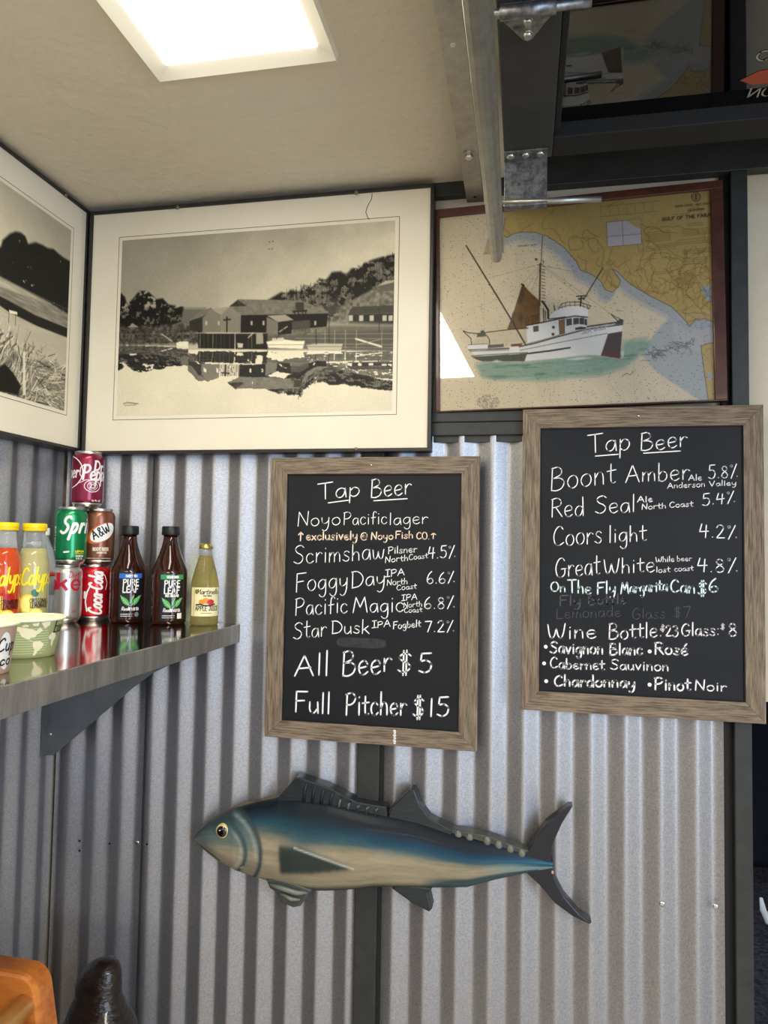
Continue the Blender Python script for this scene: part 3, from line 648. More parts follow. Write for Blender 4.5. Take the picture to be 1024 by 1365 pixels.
# extend the beach to the left where the frame runs out of view
ph0, phm, ph1, pz0, pz1 = 0.695, 1.143, 1.3635, 1.7825, 2.1825
P.grid('photo_print', lambda u, v: np.stack([np.full_like(u, XF - 0.0034), phm + (ph1 - phm) * u, pz1 + (pz0 - pz1) * v], 1), M_photo, t)
Q = Paint(60, 90, [(0, 0), (60, 0), (60, 90), (0, 90)], (0, 0, 0)); Q.a[:] = sepia(205 - 40 * (Q.yy / 90) + 20 * (fbm(90, 60, 6, 6, 4, 51) - 0.5)); Q.mix(np.clip((Q.yy - 26 - 8 * fbm(90, 60, 3, 8, 3, 52)) * 0.5, 0, 1) * (Q.yy < 44), sepia(36)); Q.mix((Q.yy > 44) * 0.8, sepia(170)); Q.mix(np.clip(1 - np.abs(Q.yy - 51 - 0.03 * Q.xx) / 2.2, 0, 1), sepia(44)); Q.mix(np.clip((Q.yy - 63) / 6, 0, 1) * np.clip(fbm(90, 60, 34, 44, 2, 53) * 4 - 1.8, 0, 1), sepia(84))
Q.grid('photo_print', lambda u, v: np.stack([np.full_like(u, XF - 0.0034), ph0 + (phm - ph0) * u, pz1 + (pz0 - pz1) * v], 1), M_photo, t)
mount_line(t, 'mount_bevel', ph0 - 0.008, ph1 + 0.009, pz0 - 0.008, pz1 + 0.008, lambda a, b: (XF - 0.0036, a, b), M_line)
o = screw(t, XF + 0.0005, 1.335, 2.247, 0.0045, (1, 0, 0), name='nail'); o.data.materials[0] = M_brass

# ================================================================== FRAMED CHART WITH A PAINTED BOAT
t = thing('framed_chart', 'framed sea chart with a fishing boat painted over it, above the right chalkboard', 'picture', (0.094, 1.440, 1.994))
t.rotation_euler = (0, R(-0.9), R(-1.6))
hw, hh = 0.277, 0.213
fl, ft, fr_, fb_ = 0.008, 0.016, 0.022, 0.003
fr = MB()
for b in ((-hw, hw, hh - ft, hh), (-hw, hw, -hh, -hh + fb_), (-hw, -hw + fl, -hh + fb_, hh - ft), (hw - fr_, hw, -hh + fb_, hh - ft)): fr.box(b[0], b[1], -0.012, 0.008, b[2], b[3], 0.0012)
fr.build('frame', M_redwood, t, local=True)
MB().box(-hw + fl, hw - fr_, -0.0075, -0.0055, -hh + fb_, hh - ft).build('glass', M_glass, t, local=True)
K5 = lambda pts: [((590 + 0.2539 * x - 560) / 0.4531, (300 + 0.2539 * y - 230) / 0.4531) for x, y in pts]
P = Paint(430, 326, [(45, 122), (864, 60), (866, 682), (38, 704)], (216, 202, 172)); H_, W_ = P.h, P.w
n1 = fbm(H_, W_, 8, 10, 5, 61); nf = fbm(H_, W_, 90, 120, 3, 63)
P.a = P.a + (n1[..., None] - 0.5) * 16
INK = (84, 74, 62); SHAL = (166, 172, 176); LAND = (190, 164, 100)
coast = [(240, 60), (246, 128), (238, 176), (250, 186), (272, 174), (300, 170), (335, 172), (372, 184), (400, 202), (424, 220), (446, 246), (460, 262), (472, 288), (502, 300), (520, 312), (532, 322), (545, 348), (566, 356), (586, 340), (592, 322), (578, 302), (566, 286), (584, 296), (604, 318), (626, 336), (650, 352), (680, 370), (712, 386), (742, 402), (764, 424), (784, 446), (796, 462), (812, 444), (840, 440), (870, 452), (875, 40)]
for k, (d, c) in enumerate(((34, (186, 186, 180)), (24, SHAL))):
    P.poly([(x - d * 0.55, y + d) for x, y in coast[1:-1]] + [(875, 470), (875, 40), (240, 60)], c, 0.75, 2)
P.poly([(868, 455), (800, 462), (740, 430), (700, 470), (660, 520), (652, 545), (690, 592), (760, 640), (835, 690), (868, 690)], SHAL, 0.85, 2)
P.poly([(745, 440), (790, 470), (868, 470), (868, 520), (820, 540), (745, 500)], (190, 184, 182), 0.7, 3)
P.poly(coast, LAND, 1, 0.8); P.line(coast[1:-1], INK, 0.9)
P.poly([(180, 234), (196, 186), (204, 182), (200, 232)], LAND); P.line([(180, 234), (196, 186), (204, 182), (200, 232), (180, 234)], INK, 0.8); P.line([(184, 230), (190, 196), (198, 180)], (170, 172, 172), 3, 0.7)
P.poly([(828, 522), (848, 514), (870, 512), (870, 692), (848, 692), (838, 610)], LAND); P.line([(848, 692), (838, 610), (828, 522), (848, 514), (868, 512)], INK, 0.9)
P.poly([(838, 345), (852, 340), (870, 350), (870, 400), (846, 384), (830, 352)], SHAL); P.poly([(846, 600), (858, 596), (862, 620), (852, 625)], SHAL)
P.a = P.a + P.mask(coast)[..., None] * (nf[..., None] - 0.5) * 16
lm = P.mask(coast)
def wander(x, y, n, st, col, wd, al):
    a = rng.random() * 6.28; pts = [(x, y)]
    for _ in range(n):
        a += 0.6 * rng.normal(); x += st * math.cos(a); y += st * math.sin(a)
        u, v = P.t([(x, y)])[0].astype(int)
        if not (0 <= u < W_ and 0 <= v < H_) or lm[v, u] < 0.5: break
        pts.append((x, y))
    if len(pts) > 2: P.line(pts, col, wd, al)
for k in range(90): 
    x = 250 + 610 * rng.random(); wander(x, 90 + 340 * rng.random() ** 0.7 + max(0, x - 500) * 0.1, 14, 9, (116, 92, 44), 0.9, 0.75)
for k in range(60): wander(560 + 300 * rng.random(), 290 + 160 * rng.random(), 10, 8, (120, 92, 46), 0.8, 0.7)
P.poly([(752, 330), (790, 300), (812, 322), (798, 345)], (150, 122, 60), 0.5, 4)
# soundings, compass lines, notes
sea = 1 - lm
for k in range(2600):
    u, v = int(rng.random() * W_), int(rng.random() * H_)
    if sea[v, u] > 0.5: s_ = 1 if rng.random() < 0.7 else 2; P.a[v:v + 1, u:u + s_] = P.a[v:v + 1, u:u + s_] * 0.35 + np.array([70, 62, 56]) * 0.65
for a, b in (((45, 245), (864, 215)), ((45, 460), (864, 446)), ((180, 130), (176, 700)), ((400, 100), (404, 690)), ((620, 80), (628, 690)), ((60, 420), (864, 180)), ((200, 130), (600, 690)), ((45, 560), (864, 540))): P.line([a, b], (150, 138, 120), 0.6, 0.45)
for k in range(260):
    r = 34 * rng.random() ** 0.5; q = 6.28 * rng.random(); P.line([(185 + r * math.cos(q), 676 + 0.7 * r * math.sin(q)), (187 + r * math.cos(q), 677 + 0.7 * r * math.sin(q))], (96, 90, 82), 0.9, 0.5)
for k in range(60):
    q = rng.random(); P.line([(660 + 140 * q + 14 * rng.normal(), 556 - 46 * q + 10 * rng.normal()), (672 + 140 * q, 552 - 46 * q + 8 * rng.normal())], (96, 98, 100), 1.0, 0.7)
P.poly([(553, 147), (656, 139), (657, 214), (554, 221)], (196, 188, 186)); P.line([(553, 147), (656, 139), (657, 214), (554, 221), (553, 147)], (116, 96, 80), 0.9); P.line([(600, 143), (602, 217)], INK, 0.7); P.line([(556, 190), (655, 184)], INK, 0.7)
P.poly([(610, 143), (656, 139), (657, 172), (636, 160)], LAND, 0.9); 
P.text('GULF OF THE FARA', 720, 147, 864, 137, 9, 1.2, (76, 60, 40)); P.text('UNITED STATES - WEST COAST', 760, 108, 862, 101, 5, 0.8, (96, 76, 44)); P.text('CALIFORNIA', 796, 121, 846, 117, 5, 0.9, (90, 70, 40)); P.text('DRAKES BAY', 284, 214, 342, 211, 4, 0.7, (96, 90, 82))
rc = [(822 + 13 * math.cos(a), 78 + 13 * math.sin(a)) for a in np.linspace(0, 6.283, 25)]; P.line(rc, (80, 66, 40), 1.2); rc = [(822 + 8 * math.cos(a), 78 + 8 * math.sin(a)) for a in np.linspace(0, 6.283, 25)]; P.line(rc, (80, 66, 40), 0.8); P.line([(822, 71), (822, 85)], (70, 56, 34), 2)
def note(x0, x1, y, n, dy=5.5, col=(120, 98, 52)):
    for j in range(n):
        x = x0
        while x < x1: 
            L = 4 + 10 * rng.random(); P.line([(x, y + j * dy - (x - x0) * 0.07), (min(x + L, x1), y + j * dy - (x + L - x0) * 0.07)], col, 1.0, 0.65); x += L + 3
for a in ((668, 744, 182, 6), (796, 840, 158, 2), (780, 862, 176, 4), (768, 862, 206, 1), (700, 862, 218, 2), (780, 862, 236, 3), (648, 760, 232, 2), (780, 850, 262, 4), (650, 700, 262, 1), (690, 750, 300, 2), (536, 710, 100, 1), (536, 710, 130, 1)): note(*a)
for k in range(7): P.line([(536 + 26 * k, 103 - 1.7 * k), (537 + 26 * k, 128 - 1.7 * k)], (120, 98, 52), 0.8, 0.6)
# the painted boat
def bp(pts, col, al=1, soft=0.7): P.poly(K5(pts), col, al, soft)
def bl(pts, col, wd=1, al=1): P.line(K5(pts), col, wd, al)
seam = P.mask(K5([(150, 735), (190, 716), (420, 720), (600, 704), (700, 684), (830, 694), (930, 708), (950, 620), (1070, 606), (1090, 640), (1030, 700), (950, 760), (800, 800), (500, 822), (250, 812), (178, 790)]), 5)
st = fbm(H_, W_, 60, 9, 4, 71)
P.mix(seam * np.clip(0.55 + 0.6 * (st - 0.35), 0, 1), (98, 146, 132)); P.mix(seam * np.clip((st - 0.6) * 4, 0, 1) * 0.7, (188, 206, 190)); P.mix(seam * np.clip((0.42 - st) * 5, 0, 1) * 0.6, (62, 112, 104))
BK = (34, 32, 30)
bp([(322, 549), (360, 450), (388, 370), (408, 306), (452, 352), (502, 400), (500, 522), (430, 546)], (118, 86, 42)); P.mix(P.mask(K5([(322, 549), (388, 370), (408, 306), (502, 400), (500, 522)])) * np.clip((fbm(H_, W_, 20, 60, 3, 73) - 0.5) * 3, 0, 0.8), (78, 58, 34))
bp([(112, 628), (430, 612), (430, 545), (200, 560)], (206, 194, 166), 0.6)
bp([(114, 650), (330, 646), (392, 640), (600, 588), (740, 552), (944, 528), (936, 640), (928, 713), (830, 694), (700, 686), (600, 704), (415, 718), (190, 715), (150, 690)], (228, 226, 222))
bp([(128, 690), (250, 684), (430, 675), (414, 718), (190, 715), (155, 705)], (74, 80, 60)); bp([(866, 580), (942, 568), (928, 713), (826, 694)], (74, 55, 42)); bp([(832, 676), (932, 690), (928, 713), (826, 694)], (104, 44, 38), 0.85)
bp([(332, 640), (388, 638), (388, 678), (332, 682)], (236, 234, 230)); bl([(112, 652), (332, 648)], BK, 1.6); bl([(388, 640), (470, 624), (600, 590), (740, 556), (944, 532)], BK, 1.8); bl([(120, 660), (330, 655)], (60, 60, 58), 1); bl([(430, 678), (560, 664), (660, 650)], BK, 2.6); bl([(390, 660), (600, 622), (860, 578)], (70, 70, 70), 0.9)
bl([(126, 686), (200, 680), (430, 672)], (60, 62, 50), 1.2)
bp([(428, 530), (470, 524), (602, 500), (606, 580), (520, 604), (430, 626)], (232, 230, 226)); bp([(600, 500), (660, 490), (756, 488), (756, 536), (720, 548), (606, 582)], (230, 228, 224))
bp([(548, 492), (566, 466), (600, 446), (650, 430), (720, 428), (764, 448), (760, 490), (640, 490)], (236, 234, 230)); bl([(424, 528), (520, 512), (600, 496), (690, 482), (756, 490)], BK, 2.0); bl([(545, 496), (600, 490), (640, 486)], BK, 1.4)
for a in ([(644, 498), (672, 494), (672, 528), (645, 533)], [(682, 494), (710, 493), (710, 524), (682, 527)], [(715, 494), (738, 494), (738, 528), (716, 525)], [(743, 500), (753, 500), (753, 532), (743, 530)]): bp(a, (70, 60, 50)); bl(a + [a[0]], BK, 0.7)
bp([(603, 504), (635, 498), (633, 573), (605, 580)], (134, 98, 42)); bl([(603, 504), (635, 498), (633, 573), (605, 580), (603, 504)], BK, 0.7); bp([(465, 534), (492, 530), (492, 558), (466, 562)], (96, 84, 66)); bl([(465, 534), (492, 530), (492, 558), (466, 562), (465, 534)], BK, 0.7)
for c in ((573, 540), (570, 577)): bp([(c[0] + 8 * math.cos(a), c[1] + 8 * math.sin(a)) for a in np.linspace(0, 6.28, 12)], (60, 58, 56))
bl([(430, 626), (520, 604), (606, 582)], (70, 70, 70), 0.9); bl([(600, 446), (618, 416), (650, 408), (710, 407), (776, 430), (764, 446)], BK, 1.0); bl([(605, 438), (650, 426), (715, 424), (768, 444)], BK, 0.8)
for x, y in ((620, 416), (640, 410), (664, 407), (690, 406), (735, 414), (758, 424)): bl([(x, y), (x + 1, y + 24)], BK, 0.8)
bl([(720, 430), (726, 376)], BK, 2.2); bl([(700, 378), (752, 375)], BK, 2); bl([(712, 392), (740, 388)], BK, 2.6); bl([(738, 396), (770, 345), (843, 232)], BK, 1.6)
bl([(514, 400), (528, 418), (546, 448), (546, 490)], BK, 3); bl([(520, 440), (522, 505)], BK, 1.6); bl([(530, 450), (532, 500)], BK, 1.2); bl([(579, 424), (580, 450)], BK, 1.6); bp([(690, 545), (720, 540), (752, 544), (740, 552), (690, 556)], BK)
bl([(508, 200), (500, 420)], (86, 64, 36), 3); bl([(522, 52), (512, 200)], (86, 70, 46), 1.3); bl([(494, 206), (524, 202)], BK, 1); bp([(480, 170), (492, 172), (490, 182), (480, 180)], BK); bl([(522, 180), (524, 196)], BK, 1)
for k in range(12): bl([(514, 212 + 17 * k), (532, 216 + 17 * k)], BK, 0.9)
bl([(107, 94), (240, 316), (340, 485), (420, 628)], (66, 48, 36), 2.4); bl([(405, 306), (418, 314)], BK, 2.4)
for a, b in (((506, 208), (408, 306)), ((506, 214), (430, 330)), ((506, 220), (455, 350)), ((506, 205), (480, 320)), ((522, 208), (893, 482)), ((524, 216), (770, 420)), ((506, 202), (230, 270)), ((260, 340), (330, 470)), ((520, 210), (700, 250))): bl([a, b], (110, 98, 84), 0.7, 0.7)
bl([(84, 550), (110, 560), (160, 566), (250, 556), (330, 548), (436, 542)], BK, 1.4); bl([(86, 554), (104, 572), (126, 592), (128, 624)], BK, 1.2); bl([(196, 566), (214, 580), (226, 600), (226, 626)], BK, 1.2); bp([(158, 566), (204, 562), (206, 582), (160, 584)], (82, 88, 70)); bp([(178, 552), (196, 548), (200, 562), (180, 562)], (70, 70, 60))
bp([(110, 626), (216, 621), (216, 648), (110, 650)], (232, 230, 226)); bl([(110, 626), (216, 621)], BK, 0.8); bp([(217, 628), (303, 624), (303, 640), (217, 645)], (92, 94, 90)); bp([(342, 626), (402, 622), (400, 637), (342, 638)], (122, 58, 44)); bl([(422, 490), (500, 470)], (92, 60, 30), 1.4); bl([(424, 506), (500, 490)], (92, 60, 30), 1.2); bl([(422, 490), (424, 528)], (92, 60, 30), 1.2)
for x in (440, 458, 476): bl([(x, 484), (x + 1, 522)], (92, 60, 30), 1)
bl([(756, 540), (850, 528), (912, 520), (945, 510)], (60, 66, 52), 2.4); bp([(930, 500), (950, 510), (946, 530), (900, 532), (915, 520)], (60, 62, 54)); bl([(884, 476), (906, 500), (925, 520)], BK, 1.3); bl([(884, 476), (945, 512)], BK, 0.8); bp([(912, 450), (955, 462), (912, 462)], (170, 150, 130), 0.8)
P.text('SEA WOLF', *K5([(726, 578)])[0], *K5([(862, 552)])[0], 12, 1.5, (160, 166, 174))
for a in ([(940, 705), (936, 680), (948, 672), (946, 700)], [(238, 716), (262, 708), (290, 716), (262, 722)], [(600, 704), (690, 682), (760, 690), (700, 696)], [(640, 712), (720, 700), (780, 706), (700, 716)]): bp(a, (238, 240, 236), 0.8, 1.5)
bl([(936, 808), (960, 790), (980, 800), (1000, 782)], (120, 60, 50), 0.9)
P.a = np.clip(P.a, 0, 255)
ox, oy, oz = -hw + fl, -0.0050, -hh + fb_
P.grid('chart_print', lambda u, v: np.stack([-hw + fl + (2 * hw - fl - fr_) * u, np.full_like(u, -0.0048), hh - ft - (2 * hh - ft - fb_) * v], 1) + np.array(WL[t][:]), painted('printed_chart', 0.55, 0.3), t)
MB().box(-hw + fl, hw - fr_, -0.0045, -0.001, -hh + fb_, hh - ft).build('backing', M_mat, t, local=True)

# ================================================================== CHALKBOARDS
YF = 1.420


def chalkboard(label, o, i, words, colors, thick):
    (x0, x1, z0, z1), (u0, u1, w0, w1) = o, i
    t = thing('chalkboard', label, 'chalkboard', ((x0 + x1) / 2, 1.4365, z0), 'tap beer chalkboards')
    fy = lambda a, b, d: (a, d, b)
    for pts, m in (([(x0, z1), (x1, z1), (u1, w1), (u0, w1)], M_barn), ([(x0, z0), (u0, w0), (u1, w0), (x1, z0)], M_barn), ([(x0, z0), (x0, z1), (u0, w1), (u0, w0)], M_barn_v), ([(x1, z0), (u1, w0), (u1, w1), (x1, z1)], M_barn_v)):
        MB().prism(pts, fy, YF, 1.4365, 0.0008).build('frame_rail', m, t)
    MB().box(u0 - 0.004, u1 + 0.004, 1.4245, 1.433, w0 - 0.004, w1 + 0.004).build('board', M_board, t)
    bx = MB()
    for b in ((u0, u1, w1 - 0.0022, w1), (u0, u1, w0, w0 + 0.0012), (u0, u0 + 0.0014, w0, w1), (u1 - 0.0014, u1, w0, w1)): bx.box(b[0], b[1], 1.4215, 1.4245, b[2], b[3])
    bx.build('inner_bead', M_deep, t)
    fn = lambda a, b: (a, 1.4243, b)
    for k, line in words.items():
        for tx, a0, b0, a1, b1, cap in line:
            mb = MB()
            th = thick.get(k, 0.0019) if cap > 0.019 else max(0.0014, cap * 0.135) * (1.15 if k in ('l2',) else 1)
            if tx == '_': ribbon(mb, [(a0, b0), (a1, b1)], 0.0020, fn)
            elif tx == '*': mb.add([fn(0.5 * (a0 + a1) + 0.0036 * math.cos(2 * math.pi * j / 14), b0 + 0.0036 * math.sin(2 * math.pi * j / 14)) for j in range(14)], [tuple(range(14))])
            else: write(mb, tx, a0, b0, a1, b1, cap, th, fn, 0.10, 0.035)
            mb.build('chalk_writing', colors.get(k, M_chalk), t)
    c = (x0 + x1) / 2
    s = screw(t, c - 0.002, YF + 0.0004, z1 - 0.017, 0.0028)
    return t


WR1 = {
'title':[('Tap',-0.424,1.5965,-0.3325,1.6037,0.0339),('Beer',-0.3105,1.6001,-0.2261,1.6087,0.0356),('_',-0.401,1.5892,-0.3578,1.5949,0.0033),('_',-0.3038,1.594,-0.2343,1.5986,0.0033)],
'l1':[('Noyo',-0.466,1.5405,-0.3736,1.5444,0.0277),('Pacific',-0.3669,1.5445,-0.2754,1.5473,0.0262),('lager',-0.271,1.5455,-0.1914,1.5489,0.0245)],
'l2':[('^',-0.4641,1.5096,-0.4533,1.5098,0.0173),('exclusively',-0.4469,1.5113,-0.3368,1.514,0.0176),('@',-0.3301,1.5131,-0.316,1.514,0.0145),('Noyo',-0.3079,1.5145,-0.2621,1.5158,0.0151),('Fish',-0.2573,1.517,-0.2211,1.5186,0.0143),('CO.',-0.2139,1.5169,-0.1874,1.5162,0.0135),('^',-0.1845,1.518,-0.1745,1.5182,0.0114)],
'l3':[('Scrimshaw',-0.4725,1.461,-0.2796,1.4758,0.036),('Pilsner',-0.2718,1.4856,-0.2128,1.4903,0.0136),('North',-0.2777,1.4676,-0.2305,1.4732,0.0118),('Coast',-0.2288,1.4743,-0.1904,1.4786,0.0107),('4.5%',-0.1904,1.4776,-0.1337,1.4811,0.0241)],
'l4':[('Foggy',-0.4673,1.4021,-0.3549,1.4165,0.038),('Day',-0.3478,1.4142,-0.2769,1.4233,0.0324),('IPA',-0.2772,1.4383,-0.2373,1.4435,0.0136),('North',-0.2732,1.4213,-0.2309,1.426,0.0118),('Coast',-0.2531,1.4122,-0.2124,1.4169,0.0107),('6.6%',-0.1922,1.4273,-0.1345,1.4306,0.0219)],
'l5':[('Pacific',-0.4669,1.3532,-0.355,1.3629,0.0346),('Magic',-0.3431,1.363,-0.238,1.3701,0.0323),('IPA',-0.2426,1.3912,-0.2107,1.3954,0.0117),('North',-0.2381,1.3772,-0.2005,1.382,0.0103),('Coast',-0.2368,1.3674,-0.2003,1.3707,0.0092),('6.8%',-0.1968,1.3768,-0.1339,1.3796,0.0218)],
'l6':[('Star',-0.4695,1.3051,-0.3988,1.3142,0.0349),('Dusk',-0.3877,1.3189,-0.3081,1.3232,0.0263),('IPA',-0.3028,1.3341,-0.2646,1.3391,0.0128),('Fogbelt',-0.259,1.3337,-0.2027,1.3408,0.0134),('7.2%',-0.1944,1.3306,-0.1344,1.3329,0.0217)],
'l7':[('All',-0.465,1.2298,-0.3915,1.235,0.0463),('Beer',-0.3635,1.2336,-0.2612,1.2487,0.0471),('$',-0.2496,1.2443,-0.2181,1.247,0.0436),('5',-0.2067,1.2504,-0.178,1.2518,0.0391)],
'l8':[('Full',-0.4632,1.1549,-0.3868,1.1568,0.0424),('Pitcher',-0.3545,1.1559,-0.2293,1.1647,0.0418),('$',-0.2168,1.1592,-0.192,1.1608,0.0445),('15',-0.1839,1.1647,-0.1429,1.1673,0.0364)],
}
WR2 = {
'title':[('Tap',0.12,1.6897,0.1999,1.6945,0.0362),('Beer',0.218,1.6927,0.3024,1.699,0.0341),('_',0.1346,1.6827,0.1773,1.686,0.0036),('_',0.2236,1.6876,0.2902,1.6913,0.0036)],
'l1':[('Boont',0.0504,1.6155,0.1728,1.6304,0.0424),('Amber',0.1909,1.6307,0.3065,1.6373,0.0325),('Ale',0.3047,1.6353,0.3283,1.6353,0.0109),('5.8%',0.3392,1.6391,0.3922,1.6402,0.0241),('Anderson',0.2669,1.6201,0.3337,1.6236,0.0102),('Valley',0.3409,1.6236,0.3885,1.6263,0.0093)],
'l2':[('Red',0.0518,1.5632,0.1138,1.5678,0.0362),('Seal',0.1349,1.5699,0.2085,1.5752,0.0334),('Ale',0.2123,1.5933,0.2402,1.595,0.011),('North',0.2205,1.5792,0.2642,1.5826,0.0102),('Coast',0.2705,1.5834,0.3125,1.586,0.0101),('5.4%',0.3281,1.5876,0.3872,1.5929,0.0225)],
'l3':[('Coors',0.056,1.5071,0.1475,1.5149,0.0376),('light',0.1597,1.5151,0.229,1.5201,0.0316),('4.2%',0.3224,1.5269,0.3903,1.5263,0.0251)],
'l4':[('Great',0.0602,1.4458,0.1439,1.4534,0.0382),('White',0.1514,1.4547,0.2437,1.4612,0.0299),('While',0.2456,1.4791,0.2786,1.4817,0.0105),('beer',0.2834,1.4822,0.3095,1.4835,0.0097),('lost',0.2463,1.4601,0.2712,1.4615,0.0105),('coast',0.2786,1.4628,0.3124,1.4655,0.0097),('4.8%',0.3185,1.4626,0.391,1.4631,0.0261)],
'l5':[('On',0.0514,1.4185,0.0797,1.4193,0.0183),('The',0.0836,1.4178,0.1276,1.416,0.023),('Fly',0.1382,1.4163,0.173,1.4197,0.022),('Margarita',0.1823,1.4184,0.2664,1.4262,0.0203),('Can',0.2719,1.4241,0.3154,1.423,0.0224),('$',0.3194,1.4193,0.3373,1.4206,0.0276),('6',0.3388,1.426,0.3567,1.4265,0.0237)],
'ghost':[('Fly',0.0682,1.3913,0.1086,1.3945,0.019),('Bottle',0.1219,1.395,0.1917,1.3992,0.0181),('Lemonade',0.0625,1.3665,0.1824,1.3747,0.0198),('Glass',0.2029,1.3704,0.2619,1.3745,0.0202),('$7',0.2765,1.375,0.3073,1.378,0.0211)],
'l6':[('Wine',0.0465,1.3263,0.1373,1.332,0.0285),('Bottle:',0.1599,1.3298,0.2571,1.3389,0.0288),('$',0.2538,1.3495,0.2618,1.3498,0.0123),('23',0.2625,1.3403,0.2855,1.3412,0.02),('Glass:',0.2909,1.3429,0.3573,1.3456,0.0237),('$',0.3591,1.3571,0.3673,1.3574,0.0098),('8',0.3725,1.3447,0.388,1.3454,0.0234)],
'l7':[('*',0.0392,1.3114,0.0462,1.3117,0.0071),('Savignon',0.0513,1.2997,0.1498,1.3026,0.0221),('Blanc',0.1618,1.3012,0.2214,1.3047,0.0202),('*',0.231,1.3109,0.2376,1.3112,0.0069),('Ros~',0.2434,1.3064,0.3023,1.3076,0.0207)],
'l8':[('*',0.0363,1.2792,0.0432,1.2796,0.0071),('Cabernet',0.0514,1.2709,0.1525,1.2724,0.0189),('Sauvinon',0.1637,1.2741,0.2682,1.2763,0.0178)],
'l9':[('*',0.0403,1.2452,0.0473,1.2455,0.0071),('Chardonnay',0.0593,1.2375,0.2084,1.2418,0.0204),('*',0.2309,1.2487,0.2375,1.2491,0.0069),('Pinot',0.2433,1.2399,0.3068,1.2422,0.0222),('Noir',0.3147,1.2426,0.369,1.2438,0.0174)],
}

b1 = chalkboard('chalkboard in wood frame headed Tap Beer, ending All Beer $5 and Full Pitcher $15', (-0.526, -0.088, 1.102, 1.684), (-0.490, -0.124, 1.1375, 1.6495), WR1, {'l2': M_chalk_warm},
                {'title': 0.0023, 'l7': 0.0033, 'l8': 0.0033, 'l1': 0.0017, 'l2': 0.0021, 'l3': 0.0020, 'l4': 0.0020, 'l5': 0.0021, 'l6': 0.0020})
mb = MB(); mb.add([(-0.325 + 0.052 * math.copysign(abs(math.cos(a)) ** 0.5, math.cos(a)), 1.4244, 1.303 + 0.010 * math.copysign(abs(math.sin(a)) ** 0.6, math.sin(a))) for a in np.linspace(0, 2 * math.pi, 30, endpoint=False)], [tuple(range(30))]); mb.build('chalk_smudge', M_smudge, b1)
mb = MB()
for j in range(9): mb.box(-0.2535 - 0.0006 * (j % 3), -0.2495 + 0.0008 * (j % 2), YF - 0.0002, YF, 1.106 + 0.0032 * j, 1.108 + 0.0032 * j)
mb.build('paint_mark', M_chalk, b1)
b2 = chalkboard('chalkboard in wood frame listing Boont Amber first and wine by bottle or glass below', (-0.004, 0.435, 1.189, 1.776), (0.030, 0.4005, 1.226, 1.7385), WR2, {'l5': M_chalk_mint, 'l6': M_chalk_pink, 'ghost': M_ghost},
                {'title': 0.0021, 'l1': 0.0019, 'l2': 0.0019, 'l3': 0.0020, 'l4': 0.0020, 'l5': 0.0027, 'l6': 0.0024, 'l7': 0.0030, 'l8': 0.0030, 'l9': 0.0031, 'ghost': 0.0012})

# ================================================================== CARVED WOODEN FISH
t = thing('wooden_fish', 'carved and painted blue wooden fish hung on the corrugated metal below chalkboards', 'fish', (-0.31, 1.442, 0.80))
TOP = np.array([(-.6805, .8775), (-.672, .890), (-.6484, .9136), (-.613, .9367), (-.5826, .9532), (-.5417, .9659), (-.4906, .981), (-.44, .985), (-.383, .983), (-.325, .976), (-.265, .969), (-.20, .962), (-.1349, .946), (-.0627, .934), (-.02, .926), (.0087, .919), (.03, .915), (.058, .909)])
BOT = np.array([(-.6805, .8755), (-.6637, .8637), (-.6192, .838), (-.5706, .8226), (-.5228, .8136), (-.486, .806), (-.418, .802), (-.3875, .8045), (-.3217, .8151), (-.2866, .8232), (-.2511, .827), (-.1783, .833), (-.1036, .8415), (-.0447, .863), (.0133, .881), (.035, .886), (.058, .893)])
NX, NZ = 420, 110
xs = np.concatenate([np.linspace(-.6805, -.6705, 12, endpoint=False), np.linspace(-.6705, .058, NX - 12)])
tp = np.interp(xs, TOP[:, 0], TOP[:, 1]); bt = np.interp(xs, BOT[:, 0], BOT[:, 1])
s = 0.5 - 0.5 * np.cos(np.linspace(0, math.pi, NZ)); XX, SS = np.meshgrid(xs, s); ZZ = bt[None] + (tp - bt)[None] * SS
th = np.interp(xs, [-.6805, -.64, -.58, -.45, -.3, -.15, -.03, .03, .058], [.004, .018, .032, .040, .038, .030, .018, .012, .010])
q = np.clip(1 - np.abs(2 * SS - 1) ** 2.4, 0, 1) ** 0.5; D = th[None] * q
def arc(cx, cz, r, x_, z_): return np.hypot(x_ - cx, z_ - cz) - r
g1 = arc(-.603, .876, .054, XX, ZZ) ; g2 = np.hypot((XX + .590) / .92, ZZ - .876) - .080; hd = np.clip((XX + .592) / .016, 0, 1)
D = D + hd * (0.004 * np.exp(-np.clip(-g1, 0, 1) / 0.02) * (g1 < 0) + 0.003 * np.exp(-np.clip(-g2, 0, 1) / 0.02) * (g2 < 0) * (g1 >= 0)) * q
mz = .8635 - (XX + .672) * 0.12 - 0.30 * np.clip(XX + .635, 0, .1)
D = D - 0.0035 * np.exp(-((ZZ - (.8735 - (XX + .68) * 0.42)) / 0.003) ** 2) * (XX < -.612) * np.clip((-.612 - XX) / .01, 0, 1)
pf = [(-.4765, .899), (-.43, .8985), (-.325, .868), (-.405, .852), (-.4745, .843)]
def pm(pts, x_, z_):
    ins = np.zeros(x_.shape, bool)
    for (x1, z1), (x2, z2) in zip(pts, pts[1:] + pts[:1]):
        if z1 != z2: ins ^= ((z1 > z_) != (z2 > z_)) & (x_ < (x2 - x1) * (z_ - z1) / (z2 - z1) + x1)
    return ins
pmk = pm(pf, XX, ZZ).astype(float)
for _ in range(6): pmk = (pmk + np.roll(pmk, 1, 0) + np.roll(pmk, -1, 0) + np.roll(pmk, 1, 1) + np.roll(pmk, -1, 1)) / 5.0
D = D + 0.002 * pmk
YY = 1.4245 - D
